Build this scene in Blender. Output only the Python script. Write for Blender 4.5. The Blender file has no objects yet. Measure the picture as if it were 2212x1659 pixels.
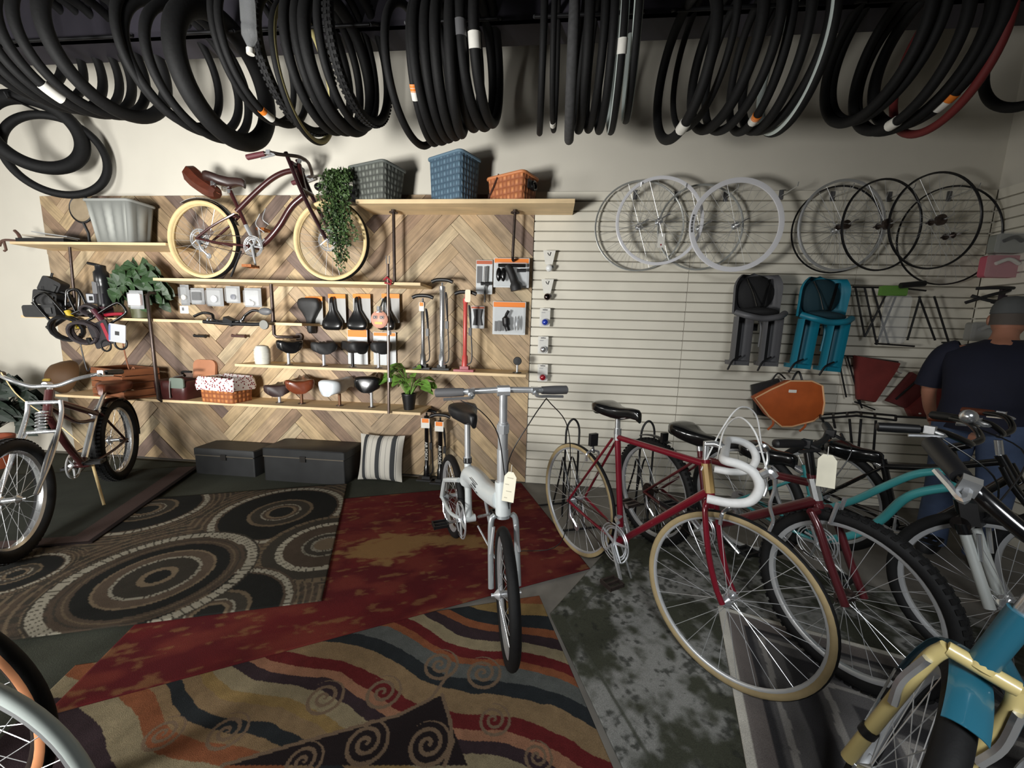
import bpy, math, random
import numpy as np
from mathutils import Vector as V, Matrix
from bisect import bisect
random.seed(7)
SC = bpy.context.scene
COL = SC.collection
PI = math.pi
WALL = 3.24          # back wall plane (y)
CAMH = 1.353
FPX = 831.0
# ------------------------------------------------------------------ camera
yaw, pitch, roll = math.radians(5.44), math.radians(8.31), math.radians(-1.65)
_f = V((-math.sin(yaw)*math.cos(pitch), math.cos(yaw)*math.cos(pitch), -math.sin(pitch)))
_r = V((math.cos(yaw), math.sin(yaw), 0))
_d = _f.cross(_r)
_r2 = math.cos(roll)*_r + math.sin(roll)*_d
_d2 = -math.sin(roll)*_r + math.cos(roll)*_d
cam = bpy.data.cameras.new('camera')
cam.sensor_fit = 'HORIZONTAL'; cam.sensor_width = 36.0; cam.lens = 36.0*FPX/2212.0
cam.clip_start = 0.02
camo = bpy.data.objects.new('camera', cam); COL.objects.link(camo)
_m = Matrix((_r2, -_d2, -_f)).transposed().to_4x4(); _m.translation = (0, 0, CAMH)
camo.matrix_world = _m
SC.camera = camo
SC.view_settings.view_transform = 'Standard'; SC.view_settings.look = 'None'
SC.view_settings.gamma = 1.0; SC.view_settings.use_curve_mapping = False

def ray(px, py):
    return _r2*((px-1106.0)/FPX) + _d2*((py-829.5)/FPX) + _f
def at(px, py, Y):                      # point seen there, at depth Y in the room
    d = ray(px, py); return V((0, 0, CAMH)) + d*(Y/d.y)
def atz(px, py, z=0.0):                 # point seen there, on the level z
    d = ray(px, py); return V((0, 0, CAMH)) + d*((z-CAMH)/d.z)
def atx(px, py, X):
    d = ray(px, py); return V((0, 0, CAMH)) + d*(X/d.x)

# ------------------------------------------------------------------ materials
def lin(c):
    return tuple(((x/255.0)/12.92 if x <= 10 else (((x/255.0)+0.055)/1.055)**2.4) for x in c)
MATS = {}
def mat(name, rgb, rough=0.6, metal=0.0, var=0.0, scale=20.0, bump=0.0, coat=0.0, alpha=1.0, trans=0.0, spec=0.5, emit=None):
    if name in MATS: return MATS[name]
    m = bpy.data.materials.new(name); m.use_nodes = True
    nt = m.node_tree; b = nt.nodes['Principled BSDF']
    c = lin(rgb)
    b.inputs['Base Color'].default_value = (*c, 1)
    b.inputs['Roughness'].default_value = rough
    b.inputs['Metallic'].default_value = metal
    b.inputs['Coat Weight'].default_value = coat
    b.inputs['Specular IOR Level'].default_value = spec
    b.inputs['Alpha'].default_value = alpha
    b.inputs['Transmission Weight'].default_value = trans
    if var > 0 or bump > 0:
        tc = nt.nodes.new('ShaderNodeTexCoord'); nz = nt.nodes.new('ShaderNodeTexNoise')
        nz.inputs['Scale'].default_value = scale; nz.inputs['Detail'].default_value = 4
        nt.links.new(tc.outputs['Object'], nz.inputs['Vector'])
        if var > 0:
            rp = nt.nodes.new('ShaderNodeValToRGB')
            rp.color_ramp.elements[0].position = 0.3; rp.color_ramp.elements[1].position = 0.7
            rp.color_ramp.elements[0].color = (*[max(0, x*(1-var)) for x in c], 1)
            rp.color_ramp.elements[1].color = (*[min(1, x*(1+var)) for x in c], 1)
            nt.links.new(nz.outputs['Fac'], rp.inputs['Fac']); nt.links.new(rp.outputs['Color'], b.inputs['Base Color'])
        if bump > 0:
            bp = nt.nodes.new('ShaderNodeBump'); bp.inputs['Strength'].default_value = bump; bp.inputs['Distance'].default_value = 0.004
            nt.links.new(nz.outputs['Fac'], bp.inputs['Height']); nt.links.new(bp.outputs['Normal'], b.inputs['Normal'])
    MATS[name] = m
    return m
def wood(name, rgb, var=0.35, scale=6.0, rough=0.65):
    """grain along U (the plank's length)"""
    m = mat(name, rgb, rough); nt = m.node_tree; b = nt.nodes['Principled BSDF']; c = lin(rgb)
    uv = nt.nodes.new('ShaderNodeUVMap'); mp = nt.nodes.new('ShaderNodeMapping')
    mp.inputs['Scale'].default_value = (scale*0.6, scale*9, 1)
    nt.links.new(uv.outputs['UV'], mp.inputs['Vector'])
    n1 = nt.nodes.new('ShaderNodeTexNoise'); n1.inputs['Scale'].default_value = 1.0; n1.inputs['Detail'].default_value = 6; n1.inputs['Distortion'].default_value = 0.6
    nt.links.new(mp.outputs['Vector'], n1.inputs['Vector'])
    n2 = nt.nodes.new('ShaderNodeTexNoise'); n2.inputs['Scale'].default_value = 5.0; n2.inputs['Detail'].default_value = 3
    nt.links.new(uv.outputs['UV'], n2.inputs['Vector'])
    mx = nt.nodes.new('ShaderNodeMath'); mx.operation = 'MULTIPLY_ADD'; mx.inputs[1].default_value = 0.5
    nt.links.new(n2.outputs['Fac'], mx.inputs[0]); 
    mh = nt.nodes.new('ShaderNodeMath'); mh.operation = 'MULTIPLY'; mh.inputs[1].default_value = 0.5
    nt.links.new(n1.outputs['Fac'], mh.inputs[0]); nt.links.new(mh.outputs[0], mx.inputs[2])
    rp = nt.nodes.new('ShaderNodeValToRGB')
    rp.color_ramp.elements[0].position = 0.36; rp.color_ramp.elements[1].position = 0.62
    rp.color_ramp.elements[0].color = (*[x*(1-var) for x in c], 1); rp.color_ramp.elements[1].color = (*[min(1, x*(1+var*.7)) for x in c], 1)
    nt.links.new(mx.outputs[0], rp.inputs['Fac']); nt.links.new(rp.outputs['Color'], b.inputs['Base Color'])
    bp = nt.nodes.new('ShaderNodeBump'); bp.inputs['Strength'].default_value = 0.25; bp.inputs['Distance'].default_value = 0.003
    nt.links.new(n1.outputs['Fac'], bp.inputs['Height']); nt.links.new(bp.outputs['Normal'], b.inputs['Normal'])
    return m
def weave(name, rgb, rgb2, sx=26, sy=20, rough=0.7):
    """basket weave on UV in metres"""
    m = mat(name, rgb, rough); nt = m.node_tree; b = nt.nodes['Principled BSDF']
    uv = nt.nodes.new('ShaderNodeUVMap')
    sep = nt.nodes.new('ShaderNodeSeparateXYZ'); nt.links.new(uv.outputs['UV'], sep.inputs[0])
    def mth(op, a, bb=None):
        n = nt.nodes.new('ShaderNodeMath'); n.operation = op
        for i, q in enumerate((a, bb)):
            if q is None: continue
            if isinstance(q, (int, float)): n.inputs[i].default_value = q
            else: nt.links.new(q, n.inputs[i])
        return n.outputs[0]
    u = mth('MULTIPLY', sep.outputs[0], sx*PI); v = mth('MULTIPLY', sep.outputs[1], sy*PI)
    h = mth('MULTIPLY', mth('SINE', u), mth('SINE', v))
    h = mth('ABSOLUTE', h)
    ch = nt.nodes.new('ShaderNodeTexChecker')
    mp = nt.nodes.new('ShaderNodeMapping'); mp.inputs['Scale'].default_value = (sx, sy, 1)
    nt.links.new(uv.outputs['UV'], mp.inputs['Vector']); nt.links.new(mp.outputs['Vector'], ch.inputs['Vector']); ch.inputs['Scale'].default_value = 1.0
    a = mth('MULTIPLY', h, mth('ADD', mth('MULTIPLY', ch.outputs['Fac'], .55), .45))
    mix = nt.nodes.new('ShaderNodeMix'); mix.data_type = 'RGBA'
    nt.links.new(a, mix.inputs[0]); mix.inputs[6].default_value = (*lin(rgb2), 1); mix.inputs[7].default_value = (*lin(rgb), 1)
    nt.links.new(mix.outputs[2], b.inputs['Base Color'])
    bp = nt.nodes.new('ShaderNodeBump'); bp.inputs['Strength'].default_value = 0.9; bp.inputs['Distance'].default_value = 0.008
    nt.links.new(a, bp.inputs['Height']); nt.links.new(bp.outputs['Normal'], b.inputs['Normal'])
    return m

# ------------------------------------------------------------------ mesh building
def smooth_path(pts, n=6, closed=False):
    pts = [V(p) for p in pts]; out = []
    N = len(pts)
    if N < 3: return pts
    rng = range(N if closed else N-1)
    for i in rng:
        p1 = pts[i]; p2 = pts[(i+1) % N]
        p0 = pts[(i-1) % N] if (closed or i > 0) else p1*2-p2
        p3 = pts[(i+2) % N] if (closed or i+2 < N) else p2*2-p1
        for k in range(n):
            t = k/n
            out.append(0.5*((2*p1)+(p2-p0)*t+(2*p0-5*p1+4*p2-p3)*t*t+(3*p1-p0-3*p2+p3)*t**3))
    if not closed: out.append(pts[-1])
    return out
def rotm(rx=0, ry=0, rz=0):
    return Matrix.Rotation(rz, 3, 'Z') @ Matrix.Rotation(ry, 3, 'Y') @ Matrix.Rotation(rx, 3, 'X')
class MB:
    def __init__(s): s.v = []; s.f = []; s.m = []; s.uv = []; s.has_uv = False
    def add(s, vs, fs, mi=0, uvs=None):
        o = len(s.v); s.v.extend(V(p) for p in vs)
        for i, f in enumerate(fs):
            s.f.append([o+k for k in f]); s.m.append(mi)
            if uvs: s.uv.append(uvs[i]); s.has_uv = True
            else: s.uv.append([(0, 0)]*len(f))
        return s
    def tube(s, pts, r, n=8, mi=0, closed=False, caps=True, flat=None):
        pts = [V(p) for p in pts]; N = len(pts)
        rs = r if isinstance(r, (list, tuple)) else [r]*N
        if len(rs) != N:
            rs = [rs[0]+(rs[-1]-rs[0])*i/(N-1) for i in range(N)]
        T = []
        for i in range(N):
            a = pts[(i-1) % N] if (closed or i > 0) else pts[i]
            b = pts[(i+1) % N] if (closed or i < N-1) else pts[i]
            t = (b-a); T.append(t.normalized() if t.length > 1e-9 else V((0, 0, 1)))
        u = T[0].orthogonal().normalized()
        if abs(T[0].z) < 0.95: u = (V((0, 0, 1))-T[0]*T[0].z).normalized()
        vs = []
        for i in range(N):
            u = (u-T[i]*u.dot(T[i])); u = u.normalized() if u.length > 1e-6 else T[i].orthogonal().normalized()
            w = T[i].cross(u)
            for k in range(n):
                a = 2*PI*k/n
                fl = flat if flat else 1.0
                vs.append(pts[i]+(u*math.cos(a)*fl+w*math.sin(a))*rs[i])
        fs = []
        for i in range(N if closed else N-1):
            j = (i+1) % N
            for k in range(n):
                l = (k+1) % n
                fs.append([i*n+k, i*n+l, j*n+l, j*n+k])
        if caps and not closed:
            fs.append(list(range(n))[::-1]); fs.append([(N-1)*n+k for k in range(n)])
        return s.add(vs, fs, mi)
    def cyl(s, a, b, r, r2=None, n=16, mi=0): return s.tube([a, b], [r, r if r2 is None else r2], n, mi)
    def box(s, c, size, R=None, mi=0, uv=False):
        c = V(c); hx, hy, hz = [q/2 for q in size]
        P = [V((x, y, z)) for x in (-hx, hx) for y in (-hy, hy) for z in (-hz, hz)]
        if R is not None: P = [R @ p for p in P]
        fs = [[0, 1, 3, 2], [4, 6, 7, 5], [0, 4, 5, 1], [2, 3, 7, 6], [0, 2, 6, 4], [1, 5, 7, 3]]
        uvs = None
        if uv:
            sx, sy, sz = size
            o = random.random()*9
            uvs = [[(o, o), (o, o+sz), (o+sy, o+sz), (o+sy, o)], [(o, o), (o+sy, o), (o+sy, o+sz), (o, o+sz)], [(o, o), (o+sx, o), (o+sx, o+sz), (o, o+sz)],
                   [(o, o), (o, o+sz), (o+sx, o+sz), (o+sx, o)], [(o, o), (o, o+sy), (o+sx, o+sy), (o+sx, o)], [(o, o), (o+sx, o), (o+sx, o+sy), (o, o+sy)]]
        return s.add([c+p for p in P], fs, mi, uvs)
    def lathe(s, prof, o=(0, 0, 0), ax='z', n=24, mi=0, closed=False, R=None):
        """prof: (radius, height) along the axis"""
        o = V(o); vs = []; P = len(prof)
        for (r, h) in prof:
            for k in range(n):
                a = 2*PI*k/n; c, q = r*math.cos(a), r*math.sin(a)
                p = V((c, q, h)) if ax == 'z' else (V((c, h, q)) if ax == 'y' else V((h, c, q)))
                if R is not None: p = R @ p
                vs.append(o+p)
        fs = []
        for i in range(P if closed else P-1):
            j = (i+1) % P
            for k in range(n):
                l = (k+1) % n; fs.append([i*n+k, i*n+l, j*n+l, j*n+k])
        mi_list = mi if isinstance(mi, (list, tuple)) else None
        if mi_list:
            o2 = len(s.v); s.v.extend(vs)
            for q, f in enumerate(fs):
                s.f.append([o2+k for k in f]); s.m.append(mi_list[q//n]); s.uv.append([(0, 0)]*4)
        else: s.add(vs, fs, mi)
        if not closed:
            o2 = len(s.v)-len(vs)
            if prof[0][0] > 1e-4: s.f.append([o2+k for k in range(n)][::-1]); s.m.append(mi if not mi_list else mi_list[0]); s.uv.append([(0, 0)]*n)
            if prof[-1][0] > 1e-4: s.f.append([o2+(P-1)*n+k for k in range(n)]); s.m.append(mi if not mi_list else mi_list[-1]); s.uv.append([(0, 0)]*n)
        return s
    def loft(s, rings, mi=0, caps=True, closed_rings=True, uv=False):
        n = len(rings[0]); vs = [V(p) for r in rings for p in r]; fs = []; uvs = []
        L = 0.0; Ls = [0.0]
        for i in range(len(rings)-1): L += (V(rings[i+1][0])-V(rings[i][0])).length; Ls.append(L)
        per = [0.0]
        for k in range(n): per.append(per[-1]+(V(rings[0][(k+1) % n])-V(rings[0][k])).length)
        for i in range(len(rings)-1):
            for k in range(n if closed_rings else n-1):
                l = (k+1) % n; fs.append([i*n+k, i*n+l, (i+1)*n+l, (i+1)*n+k])
                uvs.append([(per[k], Ls[i]), (per[k+1], Ls[i]), (per[k+1], Ls[i+1]), (per[k], Ls[i+1])])
        if caps:
            fs.append(list(range(n))[::-1]); uvs.append([(0, 0)]*n)
            fs.append([(len(rings)-1)*n+k for k in range(n)]); uvs.append([(0, 0)]*n)
        return s.add(vs, fs, mi, uvs if uv else None)
    def prism(s, poly, mp, d0, d1, mi=0):
        """poly 2-D; mp(a,b,d)->3-D"""
        return s.loft([[mp(a, b, d0) for a, b in poly], [mp(a, b, d1) for a, b in poly]], mi)
    def ell(s, c, r, n=16, m=10, mi=0, R=None):
        c = V(c); rings = []
        for i in range(m+1):
            t = PI*i/m; z = -math.cos(t); q = max(1e-4, math.sin(t))
            rg = []
            for k in range(n):
                p = V((r[0]*q*math.cos(2*PI*k/n), r[1]*q*math.sin(2*PI*k/n), r[2]*z))
                rg.append(c+(R @ p if R is not None else p))
            rings.append(rg)
        return s.loft(rings, mi)
    def torus(s, c, axis, R, r, n=40, k=8, mi=0, a0=0, a1=2*PI):
        ax = V(axis).normalized(); u = ax.orthogonal().normalized(); w = ax.cross(u); c = V(c)
        full = abs(a1-a0-2*PI) < 1e-6
        N = n if full else n+1
        pts = [c+(u*math.cos(a0+(a1-a0)*i/n)+w*math.sin(a0+(a1-a0)*i/n))*R for i in range(N)]
        return s.tube(pts, r, k, mi, closed=full)
    def leaf(s, p, d, up, L, W, mi=0, droop=0.2):
        p = V(p); d = V(d).normalized(); sd = d.cross(V(up)); sd = sd.normalized() if sd.length > 1e-5 else d.orthogonal().normalized(); nn = sd.cross(d)
        m1 = p+d*L*.45-nn*droop*L*.1; e = p+d*L-nn*droop*L
        vs = [p, m1+sd*W*.5+nn*W*.12, m1, m1-sd*W*.5+nn*W*.12, p+d*L*.78+sd*W*.32-nn*droop*L*.5, p+d*L*.78-nn*droop*L*.55, p+d*L*.78-sd*W*.32-nn*droop*L*.5, e]
        return s.add(vs, [[0, 2, 1], [0, 3, 2], [1, 2, 5, 4], [2, 3, 6, 5], [4, 5, 7], [5, 6, 7]], mi)
    def xf(s, M):
        s.v = [M @ p for p in s.v]; return s
    def build(s, name, mats, parent=None, smooth=40, loc=None, rz=0):
        me = bpy.data.meshes.new(name); me.from_pydata([tuple(p) for p in s.v], [], s.f)
        if not isinstance(mats, (list, tuple)): mats = [mats]
        for m in mats: me.materials.append(m)
        if len(mats) > 1: me.polygons.foreach_set('material_index', s.m)
        if s.has_uv:
            l = me.uv_layers.new(name='UVMap'); flat = [c for f in s.uv for p in f for c in p]
            l.data.foreach_set('uv', flat)
        if smooth:
            me.polygons.foreach_set('use_smooth', [True]*len(s.f)); me.set_sharp_from_angle(angle=math.radians(smooth))
        me.update()
        o = bpy.data.objects.new(name, me); COL.objects.link(o)
        if parent is not None: o.parent = parent
        if loc is not None: o.location = loc
        if rz: o.rotation_euler = (0, 0, rz)
        return o
def tag(o, label=None, cat=None, group=None, kind=None):
    if label: o['label'] = label
    if cat: o['category'] = cat
    if group: o['group'] = group
    if kind: o['kind'] = kind
    return o
def thing(name, label, cat, loc=(0, 0, 0), rz=0, group=None, rot=None):
    o = bpy.data.objects.new(name, None); COL.objects.link(o); o.empty_display_size = 0.05
    o.location = loc; o.rotation_euler = rot if rot else (0, 0, rz)
    return tag(o, label, cat, group)
def struct(name, mb, m, smooth=0):
    o = mb.build(name, m, None, smooth); o['kind'] = 'structure'; return o
def text(name, body, size, m, parent, M, depth=0.0006):
    cu = bpy.data.curves.new(name, 'FONT'); cu.body = body; cu.size = size; cu.extrude = depth; cu.align_x = 'CENTER'; cu.align_y = 'CENTER'
    tmp = bpy.data.objects.new('lettering', cu); COL.objects.link(tmp)
    dg = bpy.context.evaluated_depsgraph_get(); me = bpy.data.meshes.new_from_object(tmp.evaluated_get(dg))
    bpy.data.objects.remove(tmp); me.materials.clear(); me.materials.append(m); me.transform(M)
    o = bpy.data.objects.new(name, me); COL.objects.link(o); o.parent = parent
    return o
ORD = ['first', 'second', 'third', 'fourth', 'fifth', 'sixth', 'seventh', 'eighth', 'ninth', 'tenth', 'eleventh', 'twelfth']
BLACK = mat('black_rubber', (11, 11, 12), 0.72, 0, .25, 60, .2, spec=.35)
BLKP = mat('black_plastic', (20, 20, 22), 0.45)
BLKG = mat('black_gloss', (14, 14, 15), 0.22, coat=.4)
CHROME = mat('chrome', (220, 222, 224), 0.2, .85)
ALU = mat('brushed_aluminium', (198, 200, 202), 0.34, .6)
STEELD = mat('dark_steel_pipe', (84, 74, 70), 0.42, .85, .2, 30)
WHITE = mat('white_paint', (226, 228, 228), 0.35, 0, coat=.3)
PAPER = mat('white_card', (222, 220, 212), 0.75, 0, .04, 40)
CREAM = mat('cream_rubber', (214, 190, 140), 0.7, 0, .08, 30)
ORANGE = mat('orange_card', (232, 128, 40), 0.6)
CLEAR = mat('clear_plastic', (235, 238, 240), 0.12, 0, alpha=.15, spec=.6)
# ================================================================== setting
WALLM = mat('wall_paint', (214, 209, 196), 0.85, 0, .03, 3, .05)
FLOORM = mat('floor_concrete', (116, 112, 105), 0.7, 0, .25, 5, .15)
CEILM = mat('ceiling_dark', (58, 57, 60), 0.9)
RX = 3.134
struct('floor', MB().box((-1.9, .6, -.05), (10.2, 5.5, .1)), FLOORM)
struct('wall_back', MB().box((-1.9, WALL+.076, 1.85), (10.2, .1, 3.7)), WALLM)
struct('wall_right', MB().box((RX+.076, .6, 1.85), (.1, 5.5, 3.7)), WALLM)
struct('wall_left', MB().box((-6.75, .6, 1.85), (.1, 5.5, 3.7)), WALLM)
struct('ceiling', MB().box((-1.9, .6, 3.62), (10.2, 5.5, .1)), CEILM)
BEAMM = mat('beam_paint', (40, 37, 46), 0.7, 0, .1, 8)
struct('beam', MB().box((-1.9, 2.53, 3.32), (9.6, .2, .50)).box((-1.9, 2.445, 3.085), (9.6, .03, .03)), BEAMM)
# slatwall panels
SLAT = mat('slatwall_laminate', (224, 219, 204), 0.5, 0, .05, 4)
SLATB = mat('slatwall_groove_shade', (150, 145, 132), 0.8)  # groove backing darker than the slats: the gaps' shade put into its colour
P0 = at(1169, 563.6, WALL).z % .0762
def slat_panel(x0, x1, label, right=False):
    m = MB(); z = P0-.0762; 
    def bx(za, zb, d0, d1, mi):
        if right: m.box((RX+(.02-(d0+d1)/2), (x0+x1)/2, (za+zb)/2), (d1-d0, x1-x0, zb-za), mi=mi)
        else: m.box(((x0+x1)/2, WALL+.02-(d0+d1)/2, (za+zb)/2), (x1-x0, d1-d0, zb-za), mi=mi)
    while z < 2.43:
        a = max(.004, z+.0065); b = min(2.435, z+.0762-.0045)
        if b > a+.005: bx(a, b, .006, .02, 0)
        z += .0762
    bx(.004, 2.43, .0, .006, 1)
    o = m.build('slatwall', [SLAT, SLATB], None, 0)
    return tag(o, label, 'wall panel', 'white slatwall panels')
slat_panel(-.163, 1.06, 'white slatwall panel butting against the wooden plank panel')
slat_panel(1.064, 2.28, 'white slatwall panel behind the grey child seat and teal child seat')
slat_panel(2.284, RX-.004, 'white slatwall panel of the back wall ending in the room corner')
slat_panel(1.6, WALL-.004, 'white slatwall panel on the side wall beyond the room corner', True)
# ---- herringbone plank panel
TONES = [(180, 156, 120), (166, 142, 110), (152, 128, 100), (188, 166, 132), (138, 114, 92), (112, 94, 84), (172, 148, 118), (158, 138, 112), (128, 106, 88), (176, 158, 128)]
WOODS = [wood('plank_wood_%s' % n, t) for n, t in zip('abcdefghij', TONES)]
def clip(poly, a, b, c):           # keep a*x+b*y<=c
    out = []
    for i in range(len(poly)):
        p, q = poly[i], poly[(i+1) % len(poly)]
        fp, fq = a*p[0]+b*p[1]-c, a*q[0]+b*q[1]-c
        if fp <= 0: out.append(p)
        if fp*fq < 0:
            t = fp/(fp-fq); out.append((p[0]+(q[0]-p[0])*t, p[1]+(q[1]-p[1])*t))
    return out
XL, XR, ZB, ZT = -4.635, -.168, .012, 2.405
W = .1025; S2 = math.sqrt(.5); HALF = 5*W*math.sqrt(2)
pm = MB(); rr = random.Random(3)
peak0 = -.85
for col in range(-6, 3):
    xp = peak0+col*2*HALF         # a peak line
    for side in (0, 1):
        # local u along rising (1,1), v along (-1,1)
        for i in range(-40, 60):
            if side == 0: # '/' planks left of the peak : strip in v, u ends at (i+1)W
                v0, v1, u1 = i*W, (i+1)*W, (i+1)*W; u0 = u1-10*W
                quad = [(u0, v0), (u1, v0), (u1, v1), (u0, v1)]
            else:
                u0, u1, v1 = i*W, (i+1)*W, i*W; v0 = v1-10*W
                quad = [(u0, v0), (u1, v0), (u1, v1), (u0, v1)]
            g = .0012
            quad = [(quad[0][0]+g, quad[0][1]+g), (quad[1][0]-g, quad[1][1]+g), (quad[2][0]-g, quad[2][1]-g), (quad[3][0]+g, quad[3][1]-g)]
            pts = [(xp+(u-v)*S2, (u+v)*S2) for u, v in quad]
            for (a, b, c) in ((-1, 0, -XL), (1, 0, XR), (0, -1, -ZB), (0, 1, ZT)):
                pts = clip(pts, a, b, c)
                if len(pts) < 3: break
            if len(pts) < 3: continue
            th = .014+rr.random()*.007; mi = rr.choice([0, 0, 1, 1, 2, 2, 3, 4, 5, 6, 6, 7, 7, 7, 8, 9, 9]); off = rr.random()*20
            def uvp(p):
                u = (p[0]-xp)*S2+p[1]*S2; v = -(p[0]-xp)*S2+p[1]*S2
                return (u+off, v+off) if side == 0 else (v+off, u+off)
            yb, yf = WALL+.018, WALL+.012-th
            n = len(pts)
            vs = [(p[0], yb, p[1]) for p in pts]+[(p[0], yf, p[1]) for p in pts]
            fs = [[n+k for k in range(n)]]+[[k, (k+1) % n, n+(k+1) % n, n+k] for k in range(n)]
            uvs = [[uvp(p) for p in pts]]+[[uvp(pts[k]), uvp(pts[(k+1) % n]), uvp(pts[(k+1) % n]), uvp(pts[k])] for k in range(n)]
            pm.add(vs, fs, mi, uvs)
tag(pm.build('herringbone_cladding', WOODS, None, 0), 'tall wall panel of reclaimed planks laid in a herringbone pattern', 'wall panel')

# ================================================================== rugs
def hash2(ix, iy, s):
    h = (ix*374761393+iy*668265263+s*974634777) & 0xffffffff
    h = ((h ^ (h >> 13))*1274126177) & 0xffffffff
    return ((h ^ (h >> 16)) & 0xffff)/65535.0
def vnoise(x, y, s=0):
    ix = np.floor(x).astype(np.int64); iy = np.floor(y).astype(np.int64); fx = x-ix; fy = y-iy
    fx = fx*fx*(3-2*fx); fy = fy*fy*(3-2*fy)
    a, b, c, d = hash2(ix, iy, s), hash2(ix+1, iy, s), hash2(ix, iy+1, s), hash2(ix+1, iy+1, s)
    return (a*(1-fx)+b*fx)*(1-fy)+(c*(1-fx)+d*fx)*fy
def fbm(x, y, s=0, o=4):
    r = 0; a = .5; t = 0
    for k in range(o): r = r+a*vnoise(x*2**k, y*2**k, s+k); t += a; a *= .5
    return r/t
def sst(e0, e1, x):
    t = np.clip((x-e0)/(e1-e0), 0, 1); return t*t*(3-2*t)
def mixc(a, b, t): return a*(1-t[..., None])+np.array(b)*t[..., None]
def L3(c): return np.array(lin(c))
RUGM = {}
def rug_mat(name, rough=.95):
    m = bpy.data.materials.new(name); m.use_nodes = True; nt = m.node_tree; b = nt.nodes['Principled BSDF']
    b.inputs['Roughness'].default_value = rough; b.inputs['Specular IOR Level'].default_value = .15
    at_ = nt.nodes.new('ShaderNodeAttribute'); at_.attribute_name = 'pattern'
    tc = nt.nodes.new('ShaderNodeTexCoord'); nz = nt.nodes.new('ShaderNodeTexNoise'); nz.inputs['Scale'].default_value = 420; nz.inputs['Detail'].default_value = 2
    nt.links.new(tc.outputs['Object'], nz.inputs['Vector'])
    mm = nt.nodes.new('ShaderNodeMapRange'); mm.inputs[1].default_value = .3; mm.inputs[2].default_value = .7; mm.inputs[3].default_value = .72; mm.inputs[4].default_value = 1.28
    nt.links.new(nz.outputs['Fac'], mm.inputs[0])
    vm = nt.nodes.new('ShaderNodeVectorMath'); vm.operation = 'SCALE'; nt.links.new(at_.outputs['Color'], vm.inputs[0]); nt.links.new(mm.outputs[0], vm.inputs['Scale'])
    nt.links.new(vm.outputs[0], b.inputs['Base Color'])
    bp = nt.nodes.new('ShaderNodeBump'); bp.inputs['Strength'].default_value = .5; bp.inputs['Distance'].default_value = .003
    nt.links.new(nz.outputs['Fac'], bp.inputs['Height']); nt.links.new(bp.outputs['Normal'], b.inputs['Normal'])
    return m
def rug(name, label, quad, fn, z, th=.005, res=.008, dim=.62, desat=.18):
    """quad: four floor corners TL,TR,BR,BL"""
    q = [np.array([p[0], p[1]], float) for p in quad]
    nu = max(2, int(np.linalg.norm(q[1]-q[0])/res)); nv = max(2, int(np.linalg.norm(q[3]-q[0])/res))
    U, Vv = np.meshgrid(np.linspace(0, 1, nu+1), np.linspace(0, 1, nv+1))
    X = (q[0][0]*(1-U)+q[1][0]*U)*(1-Vv)+(q[3][0]*(1-U)+q[2][0]*U)*Vv
    Y = (q[0][1]*(1-U)+q[1][1]*U)*(1-Vv)+(q[3][1]*(1-U)+q[2][1]*U)*Vv
    C = fn(X, Y, U, Vv)*dim; C = C*(1-desat)+C.mean(-1, keepdims=True)*desat
    Z = np.full_like(X, z+th)+.0015*(fbm(X*3, Y*3, 5)-.5)
    nvt = X.size
    co = np.stack([X, Y, Z], -1).reshape(-1, 3)
    idx = np.arange(nvt).reshape(nv+1, nu+1)
    F = np.stack([idx[:-1, :-1], idx[1:, :-1], idx[1:, 1:], idx[:-1, 1:]], -1).reshape(-1, 4)
    edge = np.concatenate([idx[0, :], idx[1:, -1], idx[-1, -2::-1], idx[-2:0:-1, 0]])
    low = co[edge].copy(); low[:, 2] = z
    ne = len(edge); lo = nvt+np.arange(ne)
    SF = np.stack([edge, np.roll(edge, -1), np.roll(lo, -1), lo], -1)
    co = np.concatenate([co, low]); F = np.concatenate([F, SF])
    col = np.ones((len(co), 4), np.float32); cf = C.reshape(-1, 3); col[:nvt, :3] = cf; col[nvt:, :3] = cf[edge]*.8
    me = bpy.data.meshes.new(name)
    me.vertices.add(len(co)); me.vertices.foreach_set('co', co.astype(np.float32).ravel())
    me.loops.add(F.size); me.loops.foreach_set('vertex_index', F.astype(np.int32).ravel())
    me.polygons.add(len(F)); me.polygons.foreach_set('loop_start', np.arange(0, F.size, 4, dtype=np.int32))
    me.update(calc_edges=True); me.validate()
    a = me.color_attributes.new('pattern', 'FLOAT_COLOR', 'POINT'); a.data.foreach_set('color', col.ravel())
    me.materials.append(rug_mat(name+'_pile'))
    o = bpy.data.objects.new(name, me); COL.objects.link(o)
    return tag(o, label, 'rug')
def pxw(*a): p = atz(*a); return np.array([p.x, p.y])
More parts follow.
